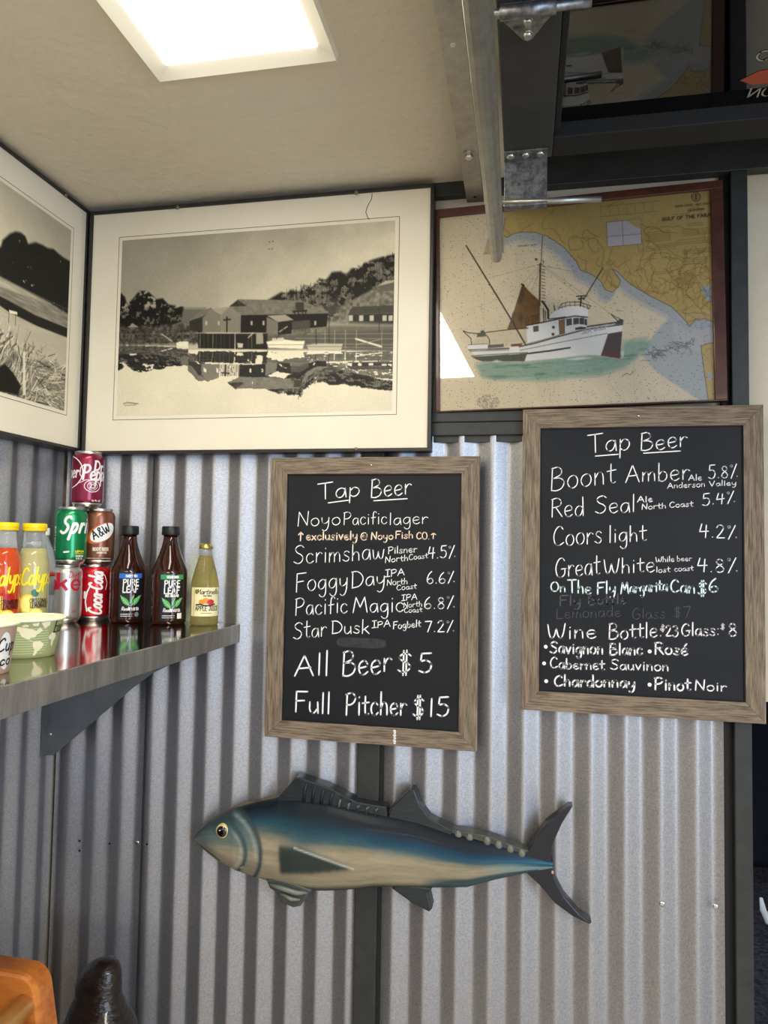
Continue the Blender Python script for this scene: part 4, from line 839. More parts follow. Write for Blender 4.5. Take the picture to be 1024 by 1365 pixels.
fx = (XX - xs[0]) / (xs[-1] - xs[0]); nA = fbm(NZ, NX, 26, 8, 4, 81); nB = fbm(NZ, NX, 10, 6, 4, 82); nC = fbm(NZ, NX, 70, 50, 3, 83)
NAVY, TEAL, BLUE, GREY, CREAM, DARK = [np.array(c, float) for c in ((13, 24, 33), (32, 66, 80), (26, 70, 98), (88, 98, 94), (148, 137, 112), (42, 50, 44))]
hh_ = SS + 0.10 * (nB - 0.5) + 0.06 * (nA - 0.5)
lim = np.interp(fx, [0, .2, .35, .5, .62, .8, .92, 1], [.58, .60, .50, .50, .46, .42, .40, .46])
C_ = np.zeros(XX.shape + (3,)); C_[:] = CREAM
def mixc(m, c): 
    global C_
    m = np.clip(m, 0, 1)[..., None]; C_ = C_ * (1 - m) + c * m
mixc((hh_ - lim) / .14, GREY); mixc((hh_ - lim - .07) / .14, TEAL); mixc((hh_ - lim - .12) / .12 * np.clip((fx - .45) * 4, 0, 1) * 0.8, BLUE); mixc((hh_ - lim - .20) / .16, NAVY)
mixc(np.clip((fx - .80) * 5, 0, 1) * (1 - np.abs(hh_ - .45) * 1.2) * 0.75, np.array([56, 118, 152.])); mixc(np.clip((fx - .90) * 8, 0, 1) * (np.abs(SS - .52) < .09), np.array([24, 44, 60.]))
mixc((0.12 - SS) / .10 * np.clip((fx - .2) * 6, 0, 1), DARK); mixc(np.clip((fx - .66) * 9, 0, 1) * (0.26 - SS) / .06 * (fx < .965), np.array([58, 76, 78.]) )
# head: greenish grey over pale cheeks, dark gill lines and snout
hm = np.clip(-g2 / .006, 0, 1) * (XX < -.45); mixc(hm * np.clip((SS - .35) / .2, 0, 1) * .75, np.array([86, 108, 108.])); mixc(hm * np.clip((SS - .74) / .12, 0, 1), np.array([50, 66, 70.])); mixc(hm * np.clip((.44 - SS) / .2, 0, 1) * .8, np.array([134, 128, 108.]))
mixc(np.clip((-.615 - XX) / .04, 0, 1) * .75, np.array([84, 92, 88.])); mixc(np.exp(-((g1) / .0035) ** 2) * hd * .8, np.array([36, 56, 62.])); mixc(np.exp(-((g2) / .004) ** 2) * hd * .85, np.array([34, 52, 56.])); mixc(np.exp(-((g1 + .010) / .004) ** 2) * hd * .45, np.array([176, 186, 180.])); mixc(np.exp(-((g2 + .012) / .005) ** 2) * hd * (SS > .35) * .5, np.array([168, 176, 168.]))
mixc(np.exp(-((ZZ - (.8735 - (XX + .68) * 0.42)) / 0.0022) ** 2) * (XX < -.612) * .9, np.array([40, 42, 40.]))
mixc(np.exp(-(((XX + .585) / .02) ** 2 + ((ZZ - .858) / .016) ** 2)) * .45, np.array([190, 160, 140.]))
mixc(pmk * (0.82 + 0.2 * (nA - .5)), np.array([26, 38, 39.])); 
ld = np.abs((ZZ - .8985) - (XX + .445) * (.868 - .8985) / (.120)); mixc(np.exp(-(ld / .0022) ** 2) * ((XX > -.445) & (XX < -.322)) * .8, np.array([188, 192, 182.]))
C_ = np.clip(C_ * (0.86 + 0.28 * nA[..., None]) * (0.94 + 0.12 * nC[..., None]), 0, 255)
P3 = np.stack([XX, YY, ZZ], -1).reshape(-1, 3) - np.array(WL[t][:])
body = color_mesh('body', P3, NX, NZ, C_.reshape(-1, 3) / 255, painted('painted_wood', 0.55, 0.2, 0.04), t, True)
M_fin = mat('dark_painted_fin', rgb(36, 46, 50), 0.45, noise=(40, rgb(22, 28, 33), 5), stretch=(1, 1, 6), coat=0.2)
M_tail = mat('blue_black_tail', rgb(18, 22, 32), 0.4, noise=(20, rgb(26, 29, 37), 5), coat=0.1); M_rawwood = mat('bare_wood_edge', rgb(112, 92, 70), 0.6, noise=(60, rgb(74, 60, 48), 5))
fz = lambda a, b, d: (a, d, b)
sil = [tuple(p) for p in TOP] + [tuple(p) for p in BOT[::-1]]
MB().prism(sil, fz, 1.4243, 1.442).build('back_board', M_rawwood, t)
MB().prism([(-.492, .976), (-.4906, .9839), (-.4538, 1.027), (-.4442, 1.027), (-.3834, 1.0115), (-.325, .988), (-.2649, .9835), (-.262, .962), (-.35, .970), (-.44, .975)], fz, 1.412, 1.4425, .002).build('dorsal_fin', M_fin, t)
MB().prism([(-.262, .960), (-.2537, .9845), (-.217, 1.022), (-.2095, 1.0219), (-.1985, .9936), (-.1788, .9697), (-.1349, .9504), (-.135, .936), (-.2, .950)], fz, 1.412, 1.4425, .002).build('dorsal_fin', M_fin, t)
MB().prism([(-.140, .936), (-.1349, .9504), (-.0627, .9445), (-.0202, .9322), (.012, .9240), (.012, .912), (-.06, .928)], fz, 1.416, 1.4425, .002).build('finlet_ridge', mat('grey_brown_ridge', rgb(70, 70, 64), .45, noise=(40, rgb(50, 56, 56), 4)), t)
M_let = mat('grey_finlet', rgb(104, 104, 94), 0.3)
for x, z in ((-.122, .940), (-.1, .937), (-.066, .9345), (-.044, .929), (-.022, .923), (.0, .9175)):
    MB().lathe([(0.001, -.009), (.006, -.006), (.0075, 0), (.0055, .007), (.001, .009)], (x, 1.4165, z), 14, True, 1, .7).build('finlet', M_let, t)
for k in range(9):
    x = -.43 + .0185 * k; zt = np.interp(x, [-.4442, -.3834, -.325, -.2649], [1.027, 1.0115, .988, .9835]); zb = np.interp(x, TOP[:, 0], TOP[:, 1]) - .004
    MB().tube([(x - .006, 1.4105, zb), (x - .003, 1.4095, zb + (zt - zb) * .55), (x + .001, 1.4115, zt - .004)], [.0030, .0026, .001], 8).build('fin_ray', M_fin if k < 4 else M_let if k > 6 else mat('fin_ray_grey', rgb(84, 98, 104), .4), t)
MB().prism([(.0, .918), (.012, .925), (.0232, .9462), (.0456, .9778), (.0865, 1.0137), (.0942, 1.0143), (.0742, .9804), (.0577, .941), (.0535, .9126), (.0608, .8799), (.0789, .8457), (.1072, .8164), (.129, .8031), (.1256, .7999), (.095, .811), (.0624, .8314), (.034, .8617), (.0133, .8785), (.0, .888), (.03, .900)], fz, 1.4155, 1.4425, .003).build('tail_fin', M_tail, t)
MB().box(.0555, .0595, 1.4148, 1.416, .886, .892, .001).build('paint_chip', mat('chipped_paint', rgb(196, 150, 120), .7), t)
MB().prism([(-.245, .838), (-.2511, .827), (-.2066, .8015), (-.1763, .7905), (-.1709, .7973), (-.1783, .8262), (-.17, .838)], fz, 1.410, 1.4425, .004).build('anal_fin', M_fin, t)
MB().prism([(-.508, .822), (-.50, .806), (-.4859, .7997), (-.4751, .7811), (-.4493, .7734), (-.4351, .7776), (-.4182, .8011), (-.41, .813), (-.45, .823), (-.49, .828)], fz, 1.399, 1.4425, .004).build('pelvic_fin', mat('pelvic_grey', rgb(66, 72, 66), .35, coat=.2), t)
MB().tube([(-.497, 1.397, .815), (-.47, 1.393, .812), (-.44, 1.395, .806), (-.42, 1.40, .806)], [.003, .005, .005, .002], 8).tube([(-.475, 1.398, .800), (-.452, 1.394, .793), (-.435, 1.398, .792)], [.003, .0045, .002], 8).build('fin_ray', mat('fin_ray_pale', rgb(112, 116, 106), .35), t)
# eye
ey = (-.6045, 0, .9105); yd = 1.4245 - float(np.interp(-.6045, xs, th)) * 0.93
eo = MB().lathe([(.0001, .0022), (.009, .0018), (.0128, .0), (.0132, -.003)], (0, 0, 0), 28)
def eyeb(prof, name, m, par):
    mb = MB(); n = 28; v = []
    for r_, h in prof: v += [(ey[0] + r_ * math.cos(2 * math.pi * k / n), yd - h, ey[2] + r_ * math.sin(2 * math.pi * k / n)) for k in range(n)]
    f = [(i * n + k, i * n + (k + 1) % n, (i + 1) * n + (k + 1) % n, (i + 1) * n + k) for i in range(len(prof) - 1) for k in range(n)] + [tuple((len(prof) - 1) * n + k for k in range(n))]
    return mb.add(v, f, True).build(name, m, par)
eye = eyeb([(.0145, -.004), (.0140, .0025), (.0120, .0042), (.004, .0048)], 'eye', mat('yellow_iris', rgb(206, 192, 120), .25, coat=.5), t)
eyeb([(.0112, .0040), (.0100, .0058), (.006, .0074), (.001, .0079)], 'pupil', mat('black_pupil', rgb(8, 8, 10), .12, coat=1.0), eye)
MB().lathe([(.0001, .0014), (.0018, .0010), (.0022, 0)], (ey[0] - .003, yd - .0068, ey[2] + .003), 10).build('catchlight', M_chalk, eye)  # lamp glint in the eye, modelled as a plain white dot
MB().tube([(-.570, 1.402, .844), (-.560, 1.399, .842), (-.552, 1.401, .847)], [.003, .005, .002], 8).build('nail_patch', M_let, t)

# ================================================================== STEEL SHELF
ZS = 1.330
t = thing('wall_shelf', 'stainless steel wall shelf in the corner holding cans, bottles and paper bowls', 'shelf', (-0.81, 1.44, 1.290))
MB().box(-1.0225, -0.5965, 0.15, 1.4425, ZS - 0.003, ZS, 0.001).build('shelf_top', M_steel, t)
MB().box(-0.5985, -0.5955, 0.15, 1.4425, ZS - 0.039, ZS - 0.0005, 0.0012).build('front_lip', M_steel_side, t)
M_brk = mat('dull_steel_bracket', rgb(128, 130, 132), 0.42, 0.6, noise=(9, rgb(112, 114, 116), 4))
fz = lambda a, b, d: (a, d, b)
br = MB().prism([(-1.020, 1.033), (-1.001, 1.035), (-.888, 1.130), (-.82, 1.188), (-.775, 1.222), (-.73, 1.245), (-.69, 1.265), (-.66, 1.292), (-.655, ZS - .004), (-1.020, ZS - .004)], fz, 1.400, 1.403, 0.0005)
brk = br.build('bracket', M_brk, t)
MB().box(-1.0220, -1.0195, 1.386, 1.403, 1.033, ZS - 0.004).build('bracket_flange', M_brk, brk)
screw(t, -1.010, 1.4005, 1.080, 0.0042).parent = brk

# ================================================================== DRINKS AND BOWLS
def wrap(cx, cy, z0, r, turn=0.0, lift=0.0003):
    """drawing on a round side: a to the right as seen from the room, b upward; r may be a function of b"""
    th0 = math.atan2(-cy, -cx) + turn
    def fn(a, b):
        rr = (r(b) if callable(r) else r) + lift; q = th0 + a / rr
        return (cx + rr * math.cos(q), cy + rr * math.sin(q), z0 + b)
    return fn


RIB_STEP = 0.0022


def patch(mb, pts, fn, n=6):
    """a filled outline on a curved side: triangulated and split so that it follows the curve"""
    bm = bmesh.new(); bm.faces.new([bm.verts.new((p[0], p[1], 0)) for p in pts]); bmesh.ops.triangulate(bm, faces=bm.faces[:])
    xs_ = [p[0] for p in pts]; step = 0.0035; x = min(xs_) + step
    while x < max(xs_):
        bmesh.ops.bisect_plane(bm, geom=bm.verts[:] + bm.edges[:] + bm.faces[:], plane_co=(x, 0, 0), plane_no=(1, 0, 0)); x += step
    bm.verts.index_update(); mb.add([fn(v.co.x, v.co.y) for v in bm.verts], [[v.index for v in f.verts] for f in bm.faces]); bm.free(); return mb


def ell(cx, cy, rx, ry, rot=0.0, n=28, a0=0.0, a1=2 * math.pi):
    c, s_ = math.cos(rot), math.sin(rot)
    return [(cx + rx * math.cos(t) * c - ry * math.sin(t) * s_, cy + rx * math.cos(t) * s_ + ry * math.sin(t) * c) for t in np.linspace(a0, a1, n, endpoint=abs(a1 - a0) < 6.2)]


def ring(mb, cx, cy, rx, ry, wd, fn, rot=0.0):
    p = ell(cx, cy, rx, ry, rot, 36); ribbon(mb, p + [p[0]], wd, fn)


def say(mb, tx, a0, b0, a1, cap, thick, fn, slant=0.0, gap=0.14, rise=0.0): write(mb, tx, a0, b0, a1, b0 + rise, cap, thick, fn, gap, 0.0, slant)


M_alu = mat('bare_aluminium', rgb(206, 204, 200), 0.28, 1.0)
def ink(name, c, rough=0.35): return mat(name, rgb(*c), rough, 0.0, 0.5)
K_white, K_black, K_yellow = ink('white_ink', (240, 238, 232)), ink('black_ink', (20, 20, 22)), ink('yellow_ink', (250, 226, 40))
def foil(name, c, metal=0.55, rough=0.3): return mat(name, rgb(*c), rough, metal, 0.5, coat=0.4)


def can(x, y, z, label, m):
    t = thing('soda_can', label, 'can', (x, y, z), 'soda cans stacked in a pyramid')
    MB().lathe([(.0312, .0105), (.0326, .014), (.033, .018), (.033, .1035), (.0325, .107), (.0300, .1125), (.0278, .1155)], (x, y, z), 48).build('body', m, t)
    MB().lathe([(.0275, .1150), (.0266, .1170), (.0274, .1185), (.0274, .1210), (.0266, .1212), (.0256, .1195), (.0246, .1165), (.002, .1165)], (x, y, z), 40).build('lid', M_alu, t)
    MB().lathe([(.0235, .0012), (.0245, .0), (.0255, .0008), (.0290, .0065), (.0312, .0108)], (x, y, z), 40).build('base', M_alu, t)
    return t


CH = 0.1212
spots = {'diet': (-0.947, 1.343), 'coke': (-0.9205, 1.4055)}
# bottom row
x, y = spots['diet']; t = can(x, y, ZS, 'silver diet cola can with large red letters, left can of bottom row', foil('silver_can', (196, 192, 186), .75, .32)); fn = wrap(x, y, ZS, .033)
K_dred = ink('dark_red_ink', (188, 28, 52)); mb = MB()
def bold(mb, kind, a, b, h, wd, fn):
    if kind == 'o': ring(mb, a, b + h * .30, h * .22, h * .24, wd, fn)
    if kind == 'k': ribbon(mb, [(a, b + wd / 2), (a, b + h - wd / 2)], wd * 1.15, fn, True); ribbon(mb, [(a + h * .42, b + h * .56), (a + h * .06, b + h * .28)], wd * .9, fn, True); ribbon(mb, [(a + h * .16, b + h * .38), (a + h * .44, b + wd * .3)], wd, fn, True)
    if kind == 'e': p = ell(a, b + h * .30, h * .22, h * .24, 0, 22, 0.0, 5.5); ribbon(mb, [(a - h * .2, b + h * .30), p[0]], wd * .6, fn, True); ribbon(mb, p, wd * .9, fn)
bold(mb, 'o', -.0290, .067, .043, .0062, fn); bold(mb, 'k', -.0150, .067, .042, .0066, fn); bold(mb, 'e', .0215, .067, .043, .0056, fn); say(mb, 'Diet', .005, .0945, .027, .0125, .0016, fn, .25)
ribbon(mb, [(.014, .0265), (.023, .0265)], .0012, fn); ribbon(mb, [(.014, .0235), (.023, .0235)], .0012, fn)
mb.build('lettering', K_dred, t)
x, y = spots['coke']; t = can(x, y, ZS, 'red cola can with white script running up it, right can of bottom row', foil('red_can', (196, 16, 34), .45, .3)); fn = wrap(x, y, ZS, .033)
up = lambda a, b: fn(.016 - b, .012 + a); mb = MB()
say(mb, 'Coca-Cola', .002, .000, .092, .027, .0044, up, .22, .10, .0)
ribbon(mb, [(.01, .030), (.03, .034), (.05, .031), (.065, .024)], .003, up); ribbon(mb, [(.055, -.009), (.07, -.012), (.085, -.006), (.094, .004)], .002, up)
ribbon(mb, [(.038, .036), (.05, .036)], .005, up)
mb.build('lettering', K_white, t)
# middle row
x, y = -0.9425, 1.347; z = ZS + CH; t = can(x, y, z, 'green lemon lime soda can with white slanted letters, middle row of pyramid', foil('green_can', (10, 132, 76), .5, .3)); fn = wrap(x, y, z, .033); mb = MB()
say(mb, 'Sprite', -.021, .066, .066, .034, .0056, fn, .28, .22, .004); mb.build('lettering', K_white, t)
mb = MB(); say(mb, 'LEMON', .010, .0265, .030, .0035, .0011, fn); ribbon(mb, [(.010, .0235), (.030, .0235)], .001, fn); mb.build('flavour_line', K_yellow, t)
mb = MB(); say(mb, 'CAFFEINE FREE', .011, .017, .029, .0028, .0007, fn); say(mb, '12 FL OZ', .012, .012, .026, .0028, .0007, fn); ribbon(mb, [(-.012, .0265), (-.003, .0275)], .0035, fn)
vert = lambda a, b: fn(-.034 - b, .03 + a); say(mb, 'LEMON LIME', 0, 0, .05, .004, .001, vert); mb.build('small_print', K_white, t)
x, y = -0.9155, 1.4065; t = can(x, y, z, 'brown root beer can with a tilted white oval, middle row of pyramid', foil('brown_can', (128, 78, 56), .55, .32)); fn = wrap(x, y, z, .033)
mb = MB(); patch(mb, ell(.006, .068, .034, .0185, .55), fn); mb.build('oval_badge', ink('orange_ink', (206, 96, 44)), t)
fn2 = wrap(x, y, z, .033, 0, .0006); mb = MB(); patch(mb, ell(.009, .069, .030, .0165, .55), fn2); mb.build('oval_badge', K_white, t)
fn3 = wrap(x, y, z, .033, 0, .0009); mb = MB(); tl_ = lambda a, b: fn3(-.009 + a * .86 - b * .50, .0535 + a * .50 + b * .86); say(mb, 'A&W', 0, 0, .040, .018, .0030, tl_, .05, .12); mb.build('lettering', K_black, t)
mb = MB(); say(mb, 'ROOT BEER', -.011, .030, .022, .0062, .0019, fn); say(mb, 'CAFFEINE FREE', -.003, .024, .018, .003, .0009, fn); ribbon(mb, [(-.028, .0135), (.03, .0135)], .001, fn); ribbon(mb, [(-.01, .0075), (.03, .0075)], .0016, fn); mb.build('small_print', ink('cream_ink', (226, 206, 180)), t)
# top
x, y = -0.9285, 1.378; z = ZS + 2 * CH; t = can(x, y, z, 'dark red soda can alone on top of the pyramid, just under the picture', foil('maroon_can', (132, 22, 54), .5, .3)); fn = wrap(x, y, z, .033); mb = MB()
say(mb, 'Dr', .013, .080, .036, .020, .0040, fn, .1); say(mb, 'Pepper', -.010, .060, .062, .030, .0042, fn, .1, .06); ribbon(mb, [(-.010, .062), (-.016, .070), (-.015, .084), (-.006, .092)], .002, fn)
ring(mb, .0105, .046, .0165, .0125, .0014, fn); ring(mb, .0105, .046, .0105, .0085, .001, fn); say(mb, '23', .0045, .0415, .0165, .0095, .0021, fn)
ribbon(mb, [(-.016, .052), (-.004, .0585), (.014, .059), (.03, .063), (.05, .075)], .0014, fn); say(mb, '12 FL OZ', .010, .0135, .030, .003, .0009, fn)
lf = wrap(x, y, z, .033, -1.62); say(mb, 'per', .006, .064, .034, .026, .0036, lf, .1); p = ell(.010, .075, .034, .034, 0, 20, -1.35, 1.4); ribbon(mb, p, .0022, lf)
mb.build('lettering', ink('silver_white_ink', (236, 226, 228)), t)


def prof_r(prof):
    hs = [p[1] for p in prof]; rs = [p[0] for p in prof]
    return lambda b: float(np.interp(b, hs, rs))


def bottle_mat(name, c, trans=0.35, rough=0.06, c2=None):
    return mat(name, rgb(*c), rough, 0, 0.6, trans=trans, ior=1.34, coat=0.5, noise=(14, rgb(*(c2 or c)), 3))


M_clear = mat('clear_bottle_wall', (0.93, 0.94, 0.92, 1), .05, 0, .6, trans=.8, ior=1.1, coat=.4)
# --- two lemonade bottles with yellow caps
CP = [(.024, 0), (.0275, .002), (.029, .008), (.029, .117), (.0280, .128), (.0245, .144), (.0215, .156)]
CN = [(.0215, .156), (.0197, .166), (.0192, .176), (.0192, .190)]
def lemonade(x, y, label, liquid, fruit):
    t = thing('lemonade_bottle', label, 'bottle', (x, y, ZS), 'yellow capped lemonade bottles')
    MB().lathe(CP, (x, y, ZS), 44).build('body', liquid, t); MB().lathe(CN, (x, y, ZS), 44).build('neck', M_clear, t)
    cap = MB().lathe([(.0215, .1885), (.0222, .190), (.0222, .2015), (.0212, .2035)], (x, y, ZS), 40).build('cap', ink('yellow_cap', (250, 214, 20), .3), t)
    MB().lathe([(.0224, .1945), (.0224, .1952)], (x, y, ZS), 40).build('cap_seam', ink('dark_yellow_seam', (206, 160, 10), .4), cap)  # seam line in a deeper yellow than the cap
    fn = wrap(x, y, ZS, .029); f2 = wrap(x, y, ZS, .029, 0, .0007); f3 = wrap(x, y, ZS, .029, 0, .0010)
    mb = MB(); say(mb, 'Calypso', -.0215, .086, .050, .032, .0036, fn, .12, .08, .003); p = [(-.0150, .1125), (-.0175, .1190), (-.0220, .1160), (-.0235, .1040)]; mb.build('lettering', K_yellow, t)
    mb = MB(); patch(mb, ell(-.006, .050, .019, .018, -.5, 24, math.pi * .55, math.pi * 1.75), fn); patch(mb, ell(.007, .029, .0150, .0130, .1), fn); mb.build('lemon_print', ink('lemon_rind', (250, 216, 60)), t)
    mb = MB(); patch(mb, ell(.007, .029, .0125, .0105, .1), f2); patch(mb, ell(-.006, .050, .016, .015, -.5, 24, math.pi * .6, math.pi * 1.7), f2); mb.build('lemon_flesh', ink('lemon_flesh', (255, 238, 140)), t)
    mb = MB(); fruit(mb, fn); 
    mb.build('fruit_print', ink('fruit_' + liquid.name, (52, 112, 86) if 'pale' in liquid.name else (176, 30, 28)), t)
    mb = MB(); say(mb, 'ORIGINAL' if 'pale' in liquid.name else 'STRAWBERRY', -.0035, .0525, .031, .0078, .0011, f3, 0, .16); say(mb, 'LEMONADE', -.0025, .0435, .031, .0078, .0011, f3, 0, .16); mb.build('flavour_lettering', K_black, t)
    return t
lemonade(-0.932, 1.22, 'pale lemonade bottle with yellow cap, between the orange bottle and the cans', bottle_mat('pale_lemonade', (208, 200, 142), .25, .06, (198, 190, 128)), lambda mb, fn: (patch(mb, ell(.005, .071, .0065, .0075, .4), fn), patch(mb, ell(-.0185, .047, .007, .0085, -.5), fn)))
lemonade(-0.955, 1.17, 'orange red strawberry lemonade bottle with yellow cap, leftmost bottle on the shelf', bottle_mat('orange_lemonade', (228, 92, 44), .25, .06, (220, 76, 36)), lambda mb, fn: (patch(mb, ell(.012, .063, .0085, .0085), fn), patch(mb, ell(.001, .067, .006, .007, .3), fn)))
# --- water bottle in the corner
x, y = -0.978, 1.305; t = thing('water_bottle', 'clear water bottle with white cap half hidden between lemonade and cans', 'bottle', (x, y, ZS))
MB().lathe([(.022, 0), (.027, .004), (.028, .02), (.0265, .045), (.028, .06), (.0275, .105), (.028, .11), (.0275, .125), (.023, .150), (.0145, .168), (.0122, .175), (.0122, .182)], (x, y, ZS), 40).build('body', mat('clear_plastic', (0.9, 0.93, 0.93, 1), .08, 0, .6, trans=.75, ior=1.2), t)
MB().lathe([(.0135, .1815), (.0138, .183), (.0138, .195), (.013, .197)], (x, y, ZS), 28).build('cap', ink('white_cap', (232, 230, 222)), t)
MB().lathe([(.0284, .060), (.0284, .106)], (x, y, ZS), 40).build('label', ink('grey_label', (120, 128, 126)), t)
MB().lathe([(.0286, .098), (.0286, .106)], (x, y, ZS), 40).build('label_band', ink('red_band', (170, 44, 50)), t)
# --- two brown tea bottles
TP = [(.0315, 0), (.0345, .003), (.0355, .010), (.0350, .060), (.0355, .104), (.0345, .114), (.0285, .130), (.0222, .146), (.0180, .160), (.0150, .174), (.0142, .188)]
M_tea = bottle_mat('brown_tea', (62, 26, 16), .30, .05, (50, 20, 12)); M_cap = ink('black_cap', (22, 22, 22), .4); M_lab = ink('black_label', (22, 26, 30), .28)
for (x, y, lb, bc, dark, second) in ((-0.835, 1.3965, 'brown tea bottle with black cap and blue band, beside the red can', (40, 108, 196), False, 'SWEET TEA'), (-0.7385, 1.3965, 'brown tea bottle with black cap and green band, beside the small juice bottle', (58, 150, 96), True, 'UNSWEETENED')):
    t = thing('tea_bottle', lb, 'bottle', (x, y, ZS), 'brown tea bottles')
    MB().lathe(TP, (x, y, ZS), 44, True, 1, 1, 2.35).build('body', M_tea, t)
    cap = MB().lathe([(.0178, .1865), (.0187, .188), (.0190, .190), (.0187, .2035), (.0175, .2055)], (x, y, ZS), 36).build('cap', M_cap, t)
    rr = prof_r(TP); k = .0016
    fa = wrap(x, y, ZS, lambda b: rr(b) + .0014, .16, .0); f0 = wrap(x, y, ZS, lambda b: rr(b) + .0018, .16, .0); f1 = wrap(x, y, ZS, lambda b: rr(b) + .0022, .16, .0)
    mb = MB(); zz = np.linspace(.009, .1045, 9)
    for i in range(8): patch(mb, [(-.0245, zz[i]), (.0250, zz[i]), (.0250, zz[i + 1]), (-.0245, zz[i + 1])], fa)
    lab = mb.build('label', M_lab, t)
    mb = MB(); patch(mb, [(-.0245, .0945), (.0250, .0945), (.0250, .1045), (-.0245, .1045)], f0); mb.build('flavour_band', ink('band', bc, .3), lab)
    mb = MB(); say(mb, 'PURE', -.0155, .0795, .0165, .0125, .0024, f0, 0, .16); say(mb, 'LEAF', -.0160, .0650, .0160, .0125, .0024, f0, 0, .16)
    if dark: say(mb, 'NO SUGAR', -.013, .0585, .0145, .0045, .0014, f0)
    say(mb, second, -.011, .0972, .013, .0045, .0012, f1); say(mb, 'Real', -.0175, .0275, -.004, .0072, .0011, f0, .2); say(mb, 'BREWED TEA', -.003, .0275, .0185, .0056, .0010, f0)
    ribbon(mb, [(-.019, .0195), (.006, .0195)], .0012, f0); ribbon(mb, [(-.019, .0155), (.006, .0155)], .0010, f0); mb.build('lettering', K_white, lab)
    mb = MB()
    if dark: patch(mb, [(.012, .013), (.0225, .013), (.0225, .0245), (.012, .0245)], f0)
    else: patch(mb, ell(.014, .0185, .005, .005), f0)
    mb.build('nutrition_badge', K_white if dark else ink('grey_badge', (120, 122, 124)), lab)
    L1 = ink('leaf_green', (84, 172, 92)); z = -.002 if dark else 0.
    for (bx, by, ex, ey, wd_) in ((-.002, .037 + z, -.0205, .0585 + z, .0085), (.001, .037 + z, .0235, .0585 + z, .0085), (.000, .042 + z, .007, .0600 + z, .005)):
        dx, dy = ex - bx, ey - by; L = math.hypot(dx, dy); nx_, ny_ = -dy / L, dx / L
        o = [(bx + dx * u + nx_ * wd_ * .62 * math.sin(math.pi * u ** .8) * s_, by + dy * u + ny_ * wd_ * .62 * math.sin(math.pi * u ** .8) * s_) for s_, us in ((1, np.linspace(0, 1, 9)), (-1, np.linspace(1, 0, 9)[1:-1])) for u in us]
        mb = MB(); patch(mb, o, f0); lf = mb.build('leaf_print', L1, lab)
        mb = MB(); ribbon(mb, [(bx, by), (ex, ey)], .0008, f1); 
        for u in (.3, .5, .7): ribbon(mb, [(bx + dx * u, by + dy * u), (bx + dx * (u + .12) + nx_ * wd_ * .4, by + dy * (u + .12) + ny_ * wd_ * .4)], .0006, f1)
        o_ = mb.build('leaf_print', ink('leaf_vein', (180, 222, 160)), lab)
# --- small apple juice bottle
x, y = -0.661, 1.4045; t = thing('juice_bottle', 'small clear apple juice bottle with gold cap and cream label', 'bottle', (x, y, ZS))
JP = [(.0255, 0), (.0285, .002), (.0290, .006), (.0290, .082), (.0275, .093), (.0235, .110), (.0190, .126), (.0150, .140), (.0138, .145)]
M_juice = mat('golden_apple_juice', rgb(240, 226, 150), .03, 0, .6, trans=.85, ior=1.12, coat=.3)
MB().lathe(JP, (x, y, ZS), 44).build('body', M_juice, t); MB().lathe([(.0138, .145), (.0128, .152), (.0125, .161)], (x, y, ZS), 36).build('neck', M_clear, t)
mb = MB(); n = 42; v = []
for r_, h, a in ((.0128, .1595, 1), (.0142, .1600, 1), (.0138, .1635, .5), (.0125, .1680, 0), (.0100, .1705, 0)): v += [(x + (r_ + (.0007 * a if k % 2 else 0)) * math.cos(2 * math.pi * k / n), y + (r_ + (.0007 * a if k % 2 else 0)) * math.sin(2 * math.pi * k / n), ZS + h) for k in range(n)]
mb.add(v, [(i * n + k, i * n + (k + 1) % n, (i + 1) * n + (k + 1) % n, (i + 1) * n + k) for i in range(4) for k in range(n)] + [tuple(4 * n + k for k in range(n))], True).build('cap', mat('gold_crown_cap', rgb(196, 176, 96), .3, .9), t)
fa = wrap(x, y, ZS, .0290, .1, .0004); f0 = wrap(x, y, ZS, .0290, .1, .0008); f1 = wrap(x, y, ZS, .0290, .1, .0012)
mb = MB(); patch(mb, [(-.036, .0195), (.034, .0195), (.034, .0790), (-.036, .0790)], fa); lab = mb.build('label', ink('cream_label', (240, 228, 178), .5), t)
mb = MB(); say(mb, 'Martinellis', -.021, .0655, .030, .0100, .0013, f0, .3, .06); say(mb, 'GOLD MEDAL', -.006, .0605, .012, .0028, .0007, f0); say(mb, 'APPLE JUICE', -.0225, .0315, .0290, .0088, .0014, f0); ribbon(mb, [(-.0265, .021), (-.0265, .077)], .0007, f0); ribbon(mb, [(-.010, .026), (.012, .026)], .0009, f0); mb.build('lettering', ink('dark_brown_ink', (52, 40, 34)), lab)
mb = MB(); patch(mb, ell(.000, .0515, .0085, .0060), f0); patch(mb, ell(-.009, .0495, .0060, .0050), f0); mb.build('apple_print', ink('orange_apple', (230, 140, 40)), lab)
mb = MB(); patch(mb, ell(.0095, .0490, .0078, .0058), f1); mb.build('apple_print', ink('red_apple', (196, 50, 36)), lab)
mb = MB(); ribbon(mb, [(-.021, .0430), (-.012, .0445), (-.004, .0420), (.010, .0420), (.019, .0445)], .0030, f1); mb.build('scroll_print', ink('navy_scroll', (44, 40, 58)), lab)
mb = MB(); patch(mb, ell(-.0205, .0705, .0042, .0050), f1); mb.build('medal_print', ink('olive_medal', (124, 120, 58)), lab)

